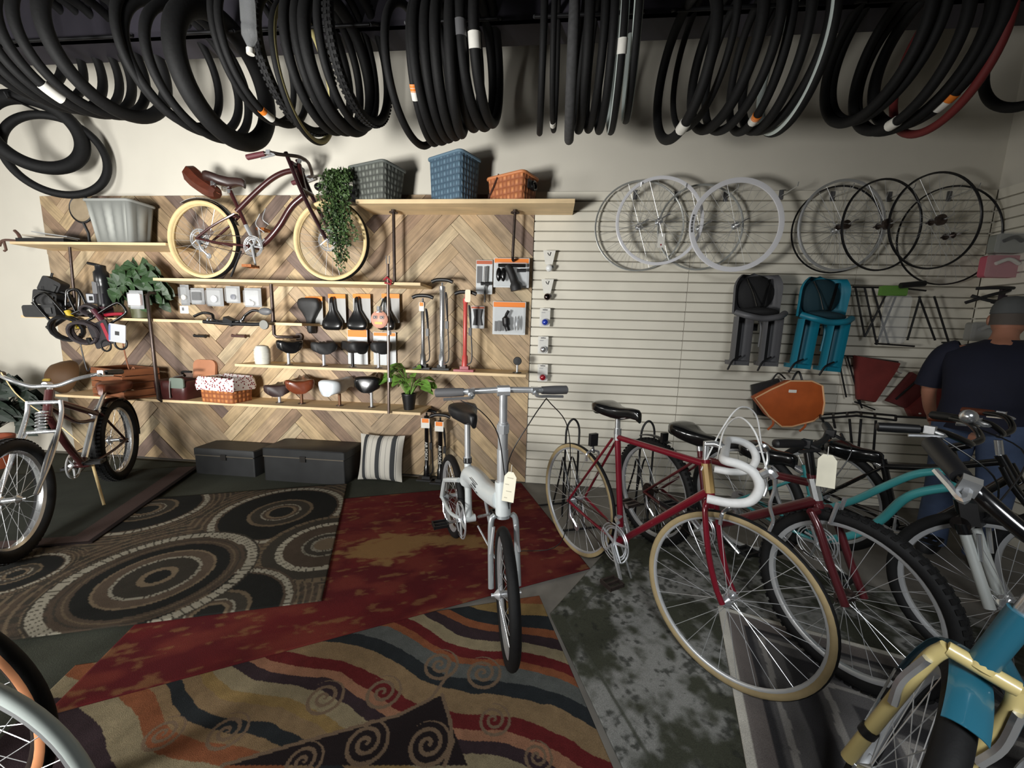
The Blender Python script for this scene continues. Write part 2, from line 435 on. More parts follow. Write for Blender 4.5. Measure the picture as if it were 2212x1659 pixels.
# -- round-motif rug
MC = []
def motif(c, e, kind):
    C = pxw(*c); E_ = pxw(*e); MC.append((C, np.linalg.norm(E_-C), kind))
motif((318, 1107), (436, 1095), 1); motif((36, 1248), (140, 1225), 1); motif((608, 1112), (733, 1092), 1)
motif((705, 1182), (598, 1195), 2); motif((452, 1335), (614, 1309), 1); motif((342, 1253), (545, 1215), 0)
cD, cB, cT, cL, cG = L3((38, 39, 36)), L3((98, 82, 66)), L3((140, 120, 92)), L3((196, 188, 164)), L3((72, 66, 56))
def mosaic(X, Y, U, Vv):
    C = np.zeros(X.shape+(3,))+cB
    n = fbm(X*30, Y*30, 2); C = mixc(C, cG, sst(.42, .6, n))
    dm = np.min([np.hypot(X-c[0], Y-c[1])/r for c, r, k in MC], 0)
    wv = (np.sin(dm*r_scallop) > .55).astype(float); C = mixc(C, cT, wv*.75)
    for c, r, kind in MC:
        dx, dy = X-c[0], Y-c[1]; d = np.hypot(dx, dy)/r; a = np.arctan2(dy, dx)
        ins = d < 1.16
        def ring(r0, r1, col, tile=0):
            m = (d >= r0) & (d < r1)
            if tile:
                t = (np.modf(np.abs(a)/(2*PI)*tile)[0] > .16); C[m & ~t] = cG
                m = m & t
            C[m] = col*(.85+.3*n[m][:, None])
        if kind == 0:
            ring(.0, .13, cD); ring(.13, .2, cT); ring(.2, .4, cG*.8); ring(.4, .44, cL*.7, 50); ring(.44, .56, cB*1.1); ring(.56, .59, cT); ring(.59, .74, cD); ring(.74, .9, cB*.9); ring(.78, .8, cT*.7); ring(.84, .86, cG); ring(.93, 1.05, cL*.85, 72); ring(1.05, 1.08, cG)
        elif kind == 1:
            ring(0, .2, cD*1.2); ring(.2, .25, cT); ring(.25, .3, cB); ring(.3, .33, cL*.7, 40); ring(.33, .48, cG); ring(.48, .54, cT*.8); ring(.54, .96, cD); ring(.96, 1.0, cB); ring(1.0, 1.1, cL*.85, 56); ring(1.1, 1.14, cB)
        else:
            ring(0, .25, cT*.8); ring(.25, .32, cL*.6, 30); ring(.32, .45, cG); ring(.45, .5, cL*.6, 40); ring(.5, .86, cB*.8); ring(.86, 1.0, cL*.95, 40); ring(1.0, 1.25, cG); ring(1.25, 1.36, cT*.8, 52)
    return C*.9
r_scallop = 60.0
mq = [pxw(470, 1074)+np.array([-.85, -.3]), pxw(750, 1050), pxw(695, 1305), pxw(0, 1392)+np.array([-.45, -.16])]
rug('rug', 'brown rug of dark round motifs ringed with pale mosaic dashes', mq, mosaic, .016)
# -- red rug
def redfn(X, Y, U, Vv):
    c, s = math.cos(math.radians(24)), math.sin(math.radians(24)); p, q = X*c+Y*s, -X*s+Y*c
    n1 = fbm(p*5, q*9, 11); n2 = fbm(p*14, q*34, 17); n3 = fbm(p*3, q*3.5, 23)
    C = np.zeros(X.shape+(3,))+L3((120, 24, 26))
    C = mixc(C, L3((100, 18, 26)), sst(.42, .6, n3)*.8); C = mixc(C, L3((142, 52, 34)), sst(.45, .72, n1)*.7)
    C = mixc(C, L3((164, 118, 60)), sst(.62, .74, n2)*.5)
    g = pxw(840, 1185); d = np.abs((X-g[0])*c+(Y-g[1])*s)/.34+np.abs(-(X-g[0])*s+(Y-g[1])*c)/.2
    g2 = pxw(1000, 1170); d2 = np.hypot((X-g2[0])/.3, (Y-g2[1])/.13)
    dd = np.minimum(d, d2+.25)+(n2-.5)*1.1+(n1-.5)*.6
    return mixc(C, L3((168, 128, 66)), sst(1.0, .72, dd)*.85)
rug('rug', 'red distressed rug with a worn golden patch under the white folding bike', [(-2.1, 2.44), (-.2, 3.2), (.28, 2.05), (-1.645, .965)], redfn, .009)
# -- striped swirl rug
ta, tb = pxw(745, 1395), pxw(1290, 1600); se = (tb-ta)/np.linalg.norm(tb-ta); sn = np.array([-se[1], se[0]])
K = [(60, 'p'), (120, 'c'), (215, 'o'), (290, 't'), (335, 'd'), (385, 't'), (440, 'y'), (480, 'c'), (535, 'p'), (580, 'k'), (618, 'r'), (668, 't'), (742, 'd'), (790, 'g'), (845, 'o'), (870, 'r'), (905, 'c'), (945, 'p'), (985, 'o'), (1015, 'd'), (1065, 'y'), (1120, 'o'), (1165, 'd')]
def edge_y(x): return 1545-(x-120)*(1545-1300)/(1165-120)
KN = [float((pxw(x, edge_y(x))-ta) @ sn) for x, _ in K]
KC = dict(p=(70, 52, 58), c=(178, 160, 120), o=(170, 96, 48), t=(168, 136, 92), d=(50, 56, 60), y=(176, 142, 76), k=(190, 130, 92), r=(128, 28, 30), g=(112, 116, 112))
SPI = [(950, 1440, .075), (1042, 1458, .075), (700, 1512, .07), (826, 1500, .07), (790, 1610, .075), (925, 1612, .075), (1066, 1560, .06), (490, 1585, .065), (352, 1590, .06), (655, 1650, .06), (1160, 1640, .05)]
LEAF = [pxw(*p) for p in ((480, 1659), (640, 1612), (760, 1578), (860, 1552), (955, 1505), (972, 1560), (990, 1610), (1010, 1659))]
def inpoly(X, Y, P):
    r = np.zeros(X.shape, bool); n = len(P)
    for i in range(n):
        (x0, y0), (x1, y1) = P[i], P[(i+1) % n]
        c = ((y0 > Y) != (y1 > Y)) & (X < (x1-x0)*(Y-y0)/((y1-y0) if abs(y1-y0) > 1e-9 else 1e-9)+x0); r ^= c
    return r
def pdist(X, Y, P):
    d = np.full(X.shape, 9.0)
    for a, b in zip(P[:-1], P[1:]):
        ab = b-a; t = np.clip(((X-a[0])*ab[0]+(Y-a[1])*ab[1])/(ab @ ab), 0, 1); d = np.minimum(d, np.hypot(X-a[0]-ab[0]*t, Y-a[1]-ab[1]*t))
    return d
def swirl(X, Y, U, Vv):
    s = (X-ta[0])*se[0]+(Y-ta[1])*se[1]; n = (X-ta[0])*sn[0]+(Y-ta[1])*sn[1]
    n = n-.028*np.sin(s*9+.6)-.05*s*s+(fbm(X*9, Y*9, 4)-.5)*.03
    order = np.argsort(KN); kn = np.array(KN)[order]; kc = np.array([L3(KC[K[i][1]]) for i in order])
    i = np.clip(np.searchsorted(kn, n)-(1 if KN[-1] > KN[0] else 0), 0, len(kn)-1)
    C = kc[i]*(.8+.4*fbm(X*40, Y*40, 8))[..., None]
    if len(LEAF): C[inpoly(X, Y, LEAF)] = L3((46, 36, 38))
    st = [pxw(*p) for p in ((480, 1659), (640, 1612), (760, 1578), (860, 1550), (930, 1515), (962, 1470), (970, 1430))]
    st2 = [pxw(*p) for p in ((955, 1505), (972, 1560), (978, 1610), (960, 1659))]
    tan = L3((150, 122, 94))
    C[(pdist(X, Y, st) < .006) | (pdist(X, Y, st2) < .006)] = tan
    for (px, py, R) in SPI:
        c = pxw(px, py); d = np.hypot(X-c[0], Y-c[1]); a = np.arctan2(Y-c[1], X-c[0])/(2*PI)
        f = np.modf(np.modf(d/(R/2.4)-a+10)[0])[0]
        C[(d < R) & (f < .42)] = tan
    return C
rug('rug', 'multicoloured wavy striped rug with curling tan spirals', [(-1.78, 1.15), (.0, 1.79), (.46, .42), (-1.32, -.25)], swirl, .004, .005, .0036, .5)
# -- grey distressed rug
def distress(X, Y, U, Vv):
    n = fbm(X*4, Y*4, 31); n2 = fbm(X*16, Y*16, 37); n3 = fbm(X*46, Y*46, 41, 3)
    C = np.zeros(X.shape+(3,))+L3((58, 60, 48))
    C = mixc(C, L3((128, 128, 124)), sst(.44, .6, n*.55+n2*.45)*.9); C = mixc(C, L3((40, 42, 36)), sst(.55, .66, n3*.5+n2*.5)*.8)
    b = np.minimum(np.minimum(U, 1-U)*1.9, np.minimum(Vv, 1-Vv)*1.5)
    C = mixc(C, L3((64, 66, 56)), ((b > .1) & (b < .12))*.8)
    return C
rug('rug', 'faded grey green distressed rug under the red road bike', [(.055, 1.67), (.70, 2.75), (2.7, 1.6), (.55, .30)], distress, .006, .005, .005, 1.15)
# -- grey striped rug : nested border stripes
def stripes(X, Y, U, Vv):
    d = np.minimum(U*1.5, Vv*1.5); n = fbm(X*12, Y*12, 51)
    t = np.modf(d*6.2+n*.12)[0]; k = np.floor(d*6.2+n*.12)
    C = np.zeros(X.shape+(3,))+L3((74, 72, 72))
    C = mixc(C, L3((44, 43, 45)), sst(.30, .36, t)*sst(.78, .70, t)); C = mixc(C, L3((132, 128, 122)), ((t > .86)).astype(float)*.6)
    C = mixc(C, L3((160, 156, 146)), (d < .028).astype(float)); C = mixc(C, L3((100, 92, 88)), ((d > .028) & (d < .09)).astype(float)*.7)
    return C*(.75+.5*n[..., None])
rug('rug', 'dark grey rug with nested border stripes and a pale bound edge', [(.885, 1.83), (2.5, 1.32), (1.9, -.1), (.45, .35)], stripes, .012, .005, .006, 1.5)
def green(X, Y, U, Vv):
    n = fbm(X*6, Y*6, 71); return (np.zeros(X.shape+(3,))+L3((70, 73, 62)))*(.75+.5*n[..., None])
rug('rug', 'plain grey green floor carpet under the other rugs by the trunks', [(-5.2, 3.2), (-.24, 3.2), (-.9, .1), (-5.2, .1)], green, .0, .0035, .05, .8)
# -- dark green mat under the chrome cruiser
def darkmat(X, Y, U, Vv):
    n = fbm(X*8, Y*8, 61); e = np.minimum((1-U)*1.5, (1-Vv)*1.7)
    C = np.zeros(X.shape+(3,))+L3((66, 70, 62)); C = C*(.8+.4*n[..., None])
    C = mixc(C, L3((104, 80, 76)), ((e < .13) & (e > .03)).astype(float)*.8); C = mixc(C, L3((40, 30, 30)), (e <= .03).astype(float))
    return C
rug('rug', 'plain dark green mat with a mauve border beneath the chrome cruiser', [(-4.9, 2.45), (-3.12, 3.06), (-2.64, 1.86), (-4.2, 1.35)], darkmat, .024)
# ================================================================== light
def area(name, loc, tgt, size, power, col, sy=None, spread=180):
    l = bpy.data.lights.new(name, 'AREA'); l.energy = power; l.color = col; l.shape = 'RECTANGLE'; l.size = size; l.size_y = sy or size; l.spread = math.radians(spread)
    o = bpy.data.objects.new(name, l); COL.objects.link(o); o.location = loc
    o.rotation_euler = (V(tgt)-V(loc)).to_track_quat('-Z', 'Y').to_euler(); return o
area('storefront_daylight', (-2.2, -.5, 1.0), (-2.5, 3.2, 1.75), .8, 158, (1.0, .99, .955), .6, 140)
area('left_wall_fill', (-5.4, -.6, 1.4), (-4.9, 3.2, 1.5), 1.2, 72, (1.0, .99, .96), .9)  # added soft fill that lifts the left wall; no window is built there
area('floor_fill', (.3, -1.3, 2.5), (1.1, 1.6, 0), .8, 17, (.95, .98, 1.0), .8, 75)  # added fill aimed at the rugs and floor; no doorway is built there
wd = bpy.data.worlds.new('world'); SC.world = wd; wd.use_nodes = True
wd.node_tree.nodes['Background'].inputs[0].default_value = (.6, .65, .75, 1); wd.node_tree.nodes['Background'].inputs[1].default_value = .012
SC.view_settings.exposure = -0.12
SC.cycles.max_bounces = 6; SC.cycles.diffuse_bounces = 3; SC.cycles.glossy_bounces = 3; SC.cycles.transparent_max_bounces = 8
# ================================================================== bicycle pieces
def mirror(pts): return [(p[0], -p[1], p[2]) for p in pts]
def p3(p): return V(p) if len(p) == 3 else V((p[0], 0, p[1]))
def rim_mb(c, r, depth, w):
    m = MB(); ro, ri = r, r-depth
    m.lathe([(ro, -w), (ro-.004, -w*1.05), (ri+.002, -w*.6), (ri, 0), (ri+.002, w*.6), (ro-.004, w*1.05), (ro, w), (ro-.006, w*.7), (ro-.007, 0), (ro-.006, -w*.7)], c, 'y', 56, closed=True)
    return m
def tire_mb(c, R, t, side=False, knob=0, tw=.95):
    """R outer radius, t tube radius; slot 0 tread, slot 1 sidewall"""
    prof = []; mi = []; K = 14
    for i in range(K):
        a = 2*PI*i/K
        prof.append((R-t+t*math.cos(a), t*tw*math.sin(a)))
        aa = 2*PI*(i+.5)/K
        mi.append(0 if math.cos(aa) > .45 else 1)
    m = MB(); m.lathe(prof, c, 'y', 64, mi if side else 0, closed=True)
    if knob:
        n = int(2*PI*R/knob)
        for k in range(n):
            a = 2*PI*k/n
            for j in (-1, 0, 1):
                a2 = a+(.5*2*PI/n if j else 0)
                rad = R-(t*.16 if j else 0); y = j*t*.62
                d = V((math.cos(a2), 0, math.sin(a2))); 
                Rm = Matrix((V((-math.sin(a2), 0, math.cos(a2))), V((0, 1, 0)), d)).transposed()
                m.box(V(c)+d*rad+V((0, y, 0)), (knob*.55, t*.45, .006), Rm)
    return m
def spokes_mb(c, r, n=28, w=.03, sr=.0011, hr=.02):
    m = MB(); c = V(c)
    for k in range(n):
        a = 2*PI*k/n; s = 1 if k % 2 else -1; off = (.55 if (k//2) % 2 else -.55)
        p = c+V((math.cos(a+off)*hr, s*w, math.sin(a+off)*hr)); q = c+V((math.cos(a)*r, 0, math.sin(a)*r))
        m.tube([p, q], sr, 4, caps=False)
    return m
def hub_mb(c, w=.05, r=.014, fl=.024, cas=0):
    m = MB(); c = V(c)
    m.lathe([(r*.5, -w-.012), (r*.5, -w), (fl, -w*.62), (fl, -w*.55), (r, -w*.5), (r, w*.5), (fl, w*.55), (fl, w*.62), (r*.5, w), (r*.5, w+.012)], c, 'y', 16)
    if cas:
        for k in range(5): m.lathe([(cas-.005*k*1.2, 0), (cas-.005*k*1.2, .0025)], c+V((0, -w*.62-.004-.005*k, 0)), 'y', 24)
    return m
def wheel(name, parent, c, R, t, rimm, tirem, sidem=None, depth=.018, n=28, M=None, hubm=None, cas=0, knob=0, rotor=False, sr=.0011, tw=.95):
    c = V(c); X = (lambda mb: mb.xf(M)) if M is not None else (lambda mb: mb)
    ri = R-2*t+.004
    w = X(rim_mb(c, ri+.004, depth, max(.009, t*.55))).build(name, rimm, parent)
    X(tire_mb(c, R, t, sidem is not None, knob, tw)).build('tire', [tirem, sidem] if sidem else tirem, w)
    X(spokes_mb(c, ri-depth+.006, n, sr=sr)).build('spokes', ALU, w, 0)
    X(hub_mb(c, cas=cas)).build('hub', hubm or CHROME, w)
    if rotor:
        m = MB(); m.torus(c+V((0, -.04, 0)), (0, 1, 0), .078, .006, 32, 4); m.torus(c+V((0, -.04, 0)), (0, 1, 0), .062, .004, 32, 4)
        for k in range(6):
            a = k*PI/3; m.tube([c+V((.02*math.cos(a), -.04, .02*math.sin(a))), c+V((.075*math.cos(a+.5), -.04, .075*math.sin(a+.5)))], .004, 5)
        X(m).build('brake_disc', ALU, w)
    return w
def saddle_mb(L=.27, W=.16, H=.055, nose=.035, dip=.0, cx=0.0):
    """centred, nose towards +x, top about z=0"""
    S = [(-.5, .62, .0), (-.46, .86, .01), (-.36, 1.0, .012), (-.22, .95, .004), (-.08, .66, -.004), (.1, nose/W*1.55, -.006), (.3, nose/W*1.15, -.002), (.44, nose/W, -.004), (.5, nose/W*.6, -.016)]
    rings = []
    for (x, w, z) in S:
        hw = W/2*w; rg = []
        for k in range(18):
            a = 2*PI*k/18; ca, sa = math.cos(a), math.sin(a)
            y = hw*math.copysign(abs(ca)**.7, ca)
            top = sa > 0
            zz = z+(math.copysign(abs(sa)**.6, sa)*(H*.32 if top else H*.68*(.7 if x > .1 else 1)))-dip*(1-abs(ca))*(1 if top else 0)-H*.32
            rg.append((cx+x*L, y, zz))
        rings.append(rg)
    return MB().loft(rings)
def xfm(loc=(0, 0, 0), R=None):
    M = (R.to_4x4() if R is not None else Matrix.Identity(4)); M.translation = V(loc); return M
def bike(name, label, rear, front, P, z0=0.0, cat='bicycle', group=None, lean=0.0):
    z0 = z0 or .013
    """P: pieces in the bicycle's own plane; s forward from the rear axle, z up"""
    a, b = V((rear[0], rear[1], 0)), V((front[0], front[1], 0)); d = b-a; wb = P.get('wb', d.length)
    root = thing(name, label, cat, (rear[0], rear[1], z0), 0, group, rot=(lean, 0, math.atan2(d.y, d.x)))
    R, t = P['wr'], P['tr']
    # front assembly turned about the head axis
    hb, ht = p3(P['head'][1]), p3(P['head'][0]); ax = (ht-hb).normalized()
    M = Matrix.Translation(hb) @ Matrix.Rotation(math.radians(P.get('steer', 0)), 4, ax) @ Matrix.Translation(-hb)
    fm = P['fm']
    # frame
    m = MB()
    for pts, r in P['frame']: m.tube(smooth_path([p3(p) for p in pts], 6) if len(pts) > 2 else [p3(p) for p in pts], r, 12)
    for pts, r in P.get('stays', []):
        for q in (pts, mirror(pts)): m.tube(smooth_path(q, 5) if len(q) > 2 else q, r, 8)
    hd = P.get('head_r', .018)
    m.tube([hb, ht], hd, 14)
    bb = p3(P['bb']); m.cyl(bb+V((0, -.036, 0)), bb+V((0, .036, 0)), .021)
    fr = m.build('frame', fm, root)
    if 'lugs' in P:
        m = MB()
        for (p, q, r) in P['lugs']: m.tube([p3(p), p3(q)], r, 12)
        m.build('frame_band', P.get('lugm', CHROME), fr)
    # wheels
    rc, fc = V((P.get('rs', 0), 0, R)), V((P.get('fs', wb), 0, R))
    wheel('rear_wheel', root, rc, R, t, P['rimm'], P['tirem'], P.get('sidem'), P.get('rimd', .018), hubm=P.get('hubm'), cas=P.get('cas', .035), knob=P.get('knob', 0), rotor=P.get('rotor', False), tw=P.get('tw', .95))
    fw = P.get('fwheel', {})
    wheel('front_wheel', root, fc, R, t, fw.get('rimm', P['rimm']), P['tirem'], P.get('sidem'), P.get('rimd', .018), M=M, hubm=P.get('hubm'), knob=P.get('knob', 0), rotor=P.get('rotor', False), tw=P.get('tw', .95))
    # fork
    m = MB()
    for pts, r in P['fork']:
        for q in (pts, mirror(pts)): m.tube(smooth_path(q, 6) if len(q) > 2 else q, r, 10)
    for pts, r in P.get('fork_mid', []): m.tube(smooth_path([p3(p) for p in pts], 5) if len(pts) > 2 else [p3(p) for p in pts], r, 12)
    fo = m.xf(M).build('fork', P.get('forkm', fm), root)
    if 'fork2' in P:
        m = MB()
        for pts, r in P['fork2'][0]:
            for q in (pts, mirror(pts)): m.tube(smooth_path(q, 6) if len(q) > 2 else q, r, 10)
        m.xf(M).build('fork_leg', P['fork2'][1], fo)
    if 'spring' in P:
        (p, q), r = P['spring']; p, q = p3(p), p3(q); n = 60; u = (q-p).normalized(); s1 = u.orthogonal().normalized(); s2 = u.cross(s1)
        MB().tube([p+(q-p)*(i/n)+(s1*math.cos(i*.66)+s2*math.sin(i*.66))*r for i in range(n+1)], .0045, 6).xf(M).build('spring', CHROME, fo)
    # crank, chain, pedals
    rr_, ca = P['ring'], math.radians(P.get('crank', -60)); side = -1
    m = MB(); rc_ = bb+V((0, -.045, 0))
    m.torus(rc_, (0, 1, 0), rr_, .004, 40, 5); m.torus(rc_, (0, 1, 0), rr_*.86, .003, 36, 5)
    if P.get('ring2'): m.torus(rc_+V((0, .008, 0)), (0, 1, 0), rr_*.74, .005, 36, 5)
    for k in range(5):
        a_ = k*2*PI/5+ca; m.tube([rc_, rc_+V((math.cos(a_)*rr_, 0, math.sin(a_)*rr_))], [.009, .005], 6)
    if P.get('ring_disc'): m.lathe([(rr_*.98, -.0015), (rr_*.98, .0015)], rc_, 'y', 40)
    cr = m.build('chainring', P.get('ringm', ALU), root)
    for s_, an in ((-1, ca), (1, ca+PI)):
        o = bb+V((0, s_*.06, 0)); e = o+V((math.cos(an)*.168, s_*.012, math.sin(an)*.168))
        arm = MB().tube([o, e], [.013, .010], 8, flat=.8).build('crank_arm', P.get('crankm', CHROME), root)
        pc = e+V((0, s_*.055, 0)); m = MB()
        m.cyl(e, e+V((0, s_*.1, 0)), .006)
        for dx in (-.034, 0, .034): m.box(pc+V((dx, 0, 0)), (.01, .085, .016))
        for dy in (-.04, .04): m.box(pc+V((0, dy, 0)), (.078, .006, .02))
        m.build('pedal', P.get('pedalm', BLKP), arm)
    # chain
    if P.get('chain', True):
        cr2 = .035; m = MB()
        A, B = rc+V((0, -.047, 0)), bb+V((0, -.047, 0))
        for sg in (1, -1): m.tube([A+V((0, 0, sg*cr2)), B+V((0, 0, sg*rr_*.95))], .0032, 5)
        m.build('chain', P.get('chainm', STEELD), root)
    if P.get('mech'):
        m = MB(); q = rc+V((.01, -.06, -.02))
        m.tube([q, q+V((.02, 0, -.06)), q+V((.07, .01, -.11))], .007, 6); m.lathe([(.022, -.003), (.022, .003)], q+V((.02, 0, -.06)), 'y', 14); m.lathe([(.022, -.003), (.022, .003)], q+V((.07, .01, -.11)), 'y', 14)
        m.build('derailleur', CHROME, root)
    # saddle and post
    (sx, sz, tilt), kind = P['seat'][:3], P['seat'][3]
    sb = saddle_mb(*kind).xf(xfm((sx, 0, sz), rotm(0, math.radians(-tilt), 0))).build('saddle', P.get('seatm', BLKG), root, 60)
    m = MB()
    for y in (-.02, .02): m.tube(smooth_path([(sx-.09, y*2, sz-.035), (sx-.04, y, sz-.055), (sx+.05, y, sz-.055), (sx+.1, y*.4, sz-.03)], 4), .0035, 6)
    if P.get('seat_springs'):
        for y in (-.05, .05):
            q = V((sx-.08, y, sz-.09)); m.tube([q+V((math.cos(i*.8)*.016, math.sin(i*.8)*.016, i*.0011)) for i in range(46)], .003, 5)
    m.build('saddle_rail', CHROME, sb)
    q0, q1 = p3(P['post'][0]), p3(P['post'][1]); m = MB().cyl(q0, q1, P.get('post_r', .0135)); m.cyl(q0+(q1-q0)*.02, q0+(q1-q0)*.02+(q1-q0).normalized()*.03, P.get('post_r', .0135)+.006)
    m.build('seat_post', P.get('postm', CHROME), root)
    # stem + bar
    B = P['bar']; m = MB()
    for pts, r in B['stem']: m.tube(smooth_path([p3(p) for p in pts], 5) if len(pts) > 2 else [p3(p) for p in pts], r, 10)
    st = m.xf(M).build('stem', B.get('stemm', CHROME), root)
    m = MB(); half = smooth_path([V(p) for p in B['half']], 6); full = [V((p.x, -p.y, p.z)) for p in half[::-1]]+half[1:]
    m.tube(full, B.get('r', .0125), 10)
    c0 = V(B['half'][0]); M = M @ Matrix.Translation(c0) @ Matrix.Rotation(math.radians(B.get('twist', 0)), 4, 'Z') @ Matrix.Translation(-c0)
    hb_ = m.xf(M).build('handlebar', B.get('barm', CHROME), root)
    gl = B.get('grip', 0); MB_ = M
    for sg in (1, -1):
        pts = [V((p.x, p.y*sg, p.z)) for p in half]
        if gl:
            e = pts[-1]; dd = (pts[-4]-e).normalized()
            g = MB().tube([e-dd*.004, e, e+dd*gl*.5, e+dd*gl], [B.get('gr', .0165)*.7, B.get('gr', .0165), B.get('gr', .0165)*1.02, B.get('gr', .0165)*.9], 12)
            g.xf(M).build('grip', B.get('gripm', BLKP), hb_)
        if B.get('lever'):
            e = pts[-1]; dd = (pts[-4]-e).normalized(); q = e+dd*(gl+.03); m = MB()
            fwd = V((1, 0, -.35)).normalized()
            m.box(q, (.03, .026, .03)); m.tube(smooth_path([q, q+fwd*.045, q+fwd*.05-dd*.05, q+fwd*.055-dd*.11], 4), [.007, .006], 6)
            m.xf(M).build('brake_lever', B.get('leverm', CHROME), hb_)
        for pts2, r in B.get('extra', []):
            MB().tube(smooth_path([V((p[0], p[1]*sg, p[2])) for p in pts2], 6), r, 8).xf(M).build('brake_lever', CHROME, hb_)
    # loose extras: name, material, list of tubes (pts,r), turned with the fork?
    for (nm, mm, tubes, turn) in P.get('extra', []):
        m = MB()
        for pts, r in tubes: m.tube(smooth_path([p3(p) for p in pts], 6) if len(pts) > 2 else [p3(p) for p in pts], r, 8)
        if turn: m.xf(M)
        m.build(nm, mm, root)
    return root, M
def brake_mb(c, w=.05, up=1):
    """a caliper brake round the rim"""
    c = V(c); m = MB()
    for s in (-1, 1): m.tube(smooth_path([c+V((.02, 0, .03)), c+V((.022, s*.04, .015)), c+V((.015, s*.035, -.03))], 4), .007, 6)
    m.ell(c+V((.02, 0, .03)), (.012, .012, .012), 8, 6); return m
def fender_mb(c, R, hw, a0, a1, th=.002, n=30, depth=.5):
    """curved mudguard about the wheel; angles from straight up, forward positive (radians)"""
    c = V(c); outer = []
    for i in range(n+1):
        a = a0+(a1-a0)*i/n; d = V((math.sin(a), 0, math.cos(a))); rg = []
        for k in range(9):
            b = -1.2+2.4*k/8; rg.append(c+d*(R+hw*depth*(math.cos(b)-1))+V((0, hw*math.sin(b)/math.sin(1.2), 0)))
        for k in range(8, -1, -1):
            b = -1.2+2.4*k/8; rg.append(c+d*(R-th+hw*depth*(math.cos(b)-1))+V((0, hw*.98*math.sin(b)/math.sin(1.2), 0)))
        outer.append(rg)
    return MB().loft(outer)
MAROON = mat('maroon_paint', (110, 18, 34), 0.28, .15, coat=.6)
MAROOND = mat('dark_maroon_paint', (78, 24, 30), 0.3, .15, coat=.5)
BROWNP = mat('brown_cruiser_paint', (62, 28, 28), 0.32, .1, coat=.5)
TEAL = mat('teal_paint', (58, 138, 140), 0.32, .1, coat=.5)
TEALD = mat('teal_fender_paint', (38, 98, 118), 0.35, .05, coat=.5)
LEATHER = mat('brown_leather', (96, 48, 30), 0.42, 0, .2, 25, .15)
TANSIDE = mat('tan_sidewall', (150, 132, 96), 0.75, 0, .12, 20)
TAN2 = mat('orange_tan_sidewall', (196, 130, 86), 0.75)
WWALL = mat('white_wall_rubber', (190, 200, 196), 0.6)
OLDW = mat('ivory_wall_rubber', (190, 170, 112), 0.6)
TAPE = mat('white_bar_tape', (206, 206, 204), 0.55, 0, .05, 60)
GREYP = mat('grey_plastic', (92, 92, 94), 0.5)
CABLE = mat('black_cable', (16, 16, 17), 0.4)
BROWNGRIP = mat('maroon_grip', (92, 40, 46), 0.6)
# ---- C  red road bike
RB = dict(wr=.335, tr=.0155, fm=MAROON, rimm=ALU, tirem=BLACK, sidem=TANSIDE, rimd=.014, head=((.808, .845), (.842, .70)), bb=(.385, .27), ring=.098, ring2=True, crank=-58, steer=12,
  frame=[(((.385, .27), (.305, .815)), .0155), (((.305, .80), (.812, .825)), .0145), (((.385, .27), (.835, .725)), .0165)],
  stays=[(((0, .062, .335), (.2, .05, .3), (.37, .03, .275)), .008), (((0, .062, .335), (.29, .018, .79)), .007)],
  fork=[(((.845, .03, .69), (.85, .05, .655), (.885, .055, .50), (.925, .055, .39), (.956, .055, .335)), .011)], fork_mid=[(((.842, .70), (.85, .66)), .016)],
  seat=(.30, .965, 3, (.29, .155, .065, .038)), post=((.305, .815), (.298, .915)), postm=CHROME,
  bar=dict(stem=[(((.806, .84), (.80, .915)), .012), (((.80, .905), (.84, .915), (.873, .905)), .013)], half=[(.873, 0, .905), (.873, .1, .905), (.876, .18, .905), (.92, .2, .905), (.965, .2, .885), (.985, .2, .84), (.965, .2, .79), (.91, .2, .768), (.84, .2, .764)], r=.0155, barm=TAPE, twist=20,
     extra=[(((.985, .2, .885), (1.005, .2, .90), (1.02, .2, .885)), .014), (((1.015, .2, .90), (1.025, .195, .85), (1.02, .19, .79), (1.035, .185, .74), (1.03, .18, .70)), .0055)]),
  extra=[('brake_cable', TAPE, [(((.995, -.2, .91), (.95, -.19, 1.02), (.90, -.12, 1.05), (.86, -.03, .98), (.85, 0, .86)), .003), (((.995, .2, .91), (.96, .17, 1.03), (.9, .08, 1.06), (.85, .02, .97), (.80, .01, .80)), .003)], True),
         ('lug', CHROME, [(((.31, .785), (.303, .83)), .0178)], False), ('lug', CHROME, [(((.382, .30), (.376, .345)), .0175)], False),
         ('head_badge', mat('gold_paint', (160, 132, 84), .45, .2), [(((.811, .83), (.838, .718)), .0195)], False),
         ('front_derailleur', CHROME, [(((.37, -.03, .39), (.40, -.045, .385)), .011), (((.37, 0, .40), (.37, -.03, .39)), .013)], False),
         ('kickstand', CHROME, [(((.33, .03, .27), (.36, .12, .01)), .006)], False)],
  cas=.045, mech=True, pedalm=STEELD)
rC, fC = atz(1239, 1193), atz(1551, 1467)
RB['wb'] = (fC-rC).length
rt, M_ = bike('road_bike', 'red road bicycle with drop handlebars taped white and tan tires', rC, fC, RB)
brake_mb((.9, 0, .66)).build('front_brake', CHROME, rt); brake_mb((.1, 0, .645)).build('rear_brake', CHROME, rt)
m = MB().box((.12, 0, .735), (.022, .05, .07)).cyl((.12, 0, .70), (.13, 0, .66), .006); m.build('reflector_housing', BLKP, rt); MB().box((.108, 0, .735), (.004, .036, .05)).build('reflector', PAPER, rt)
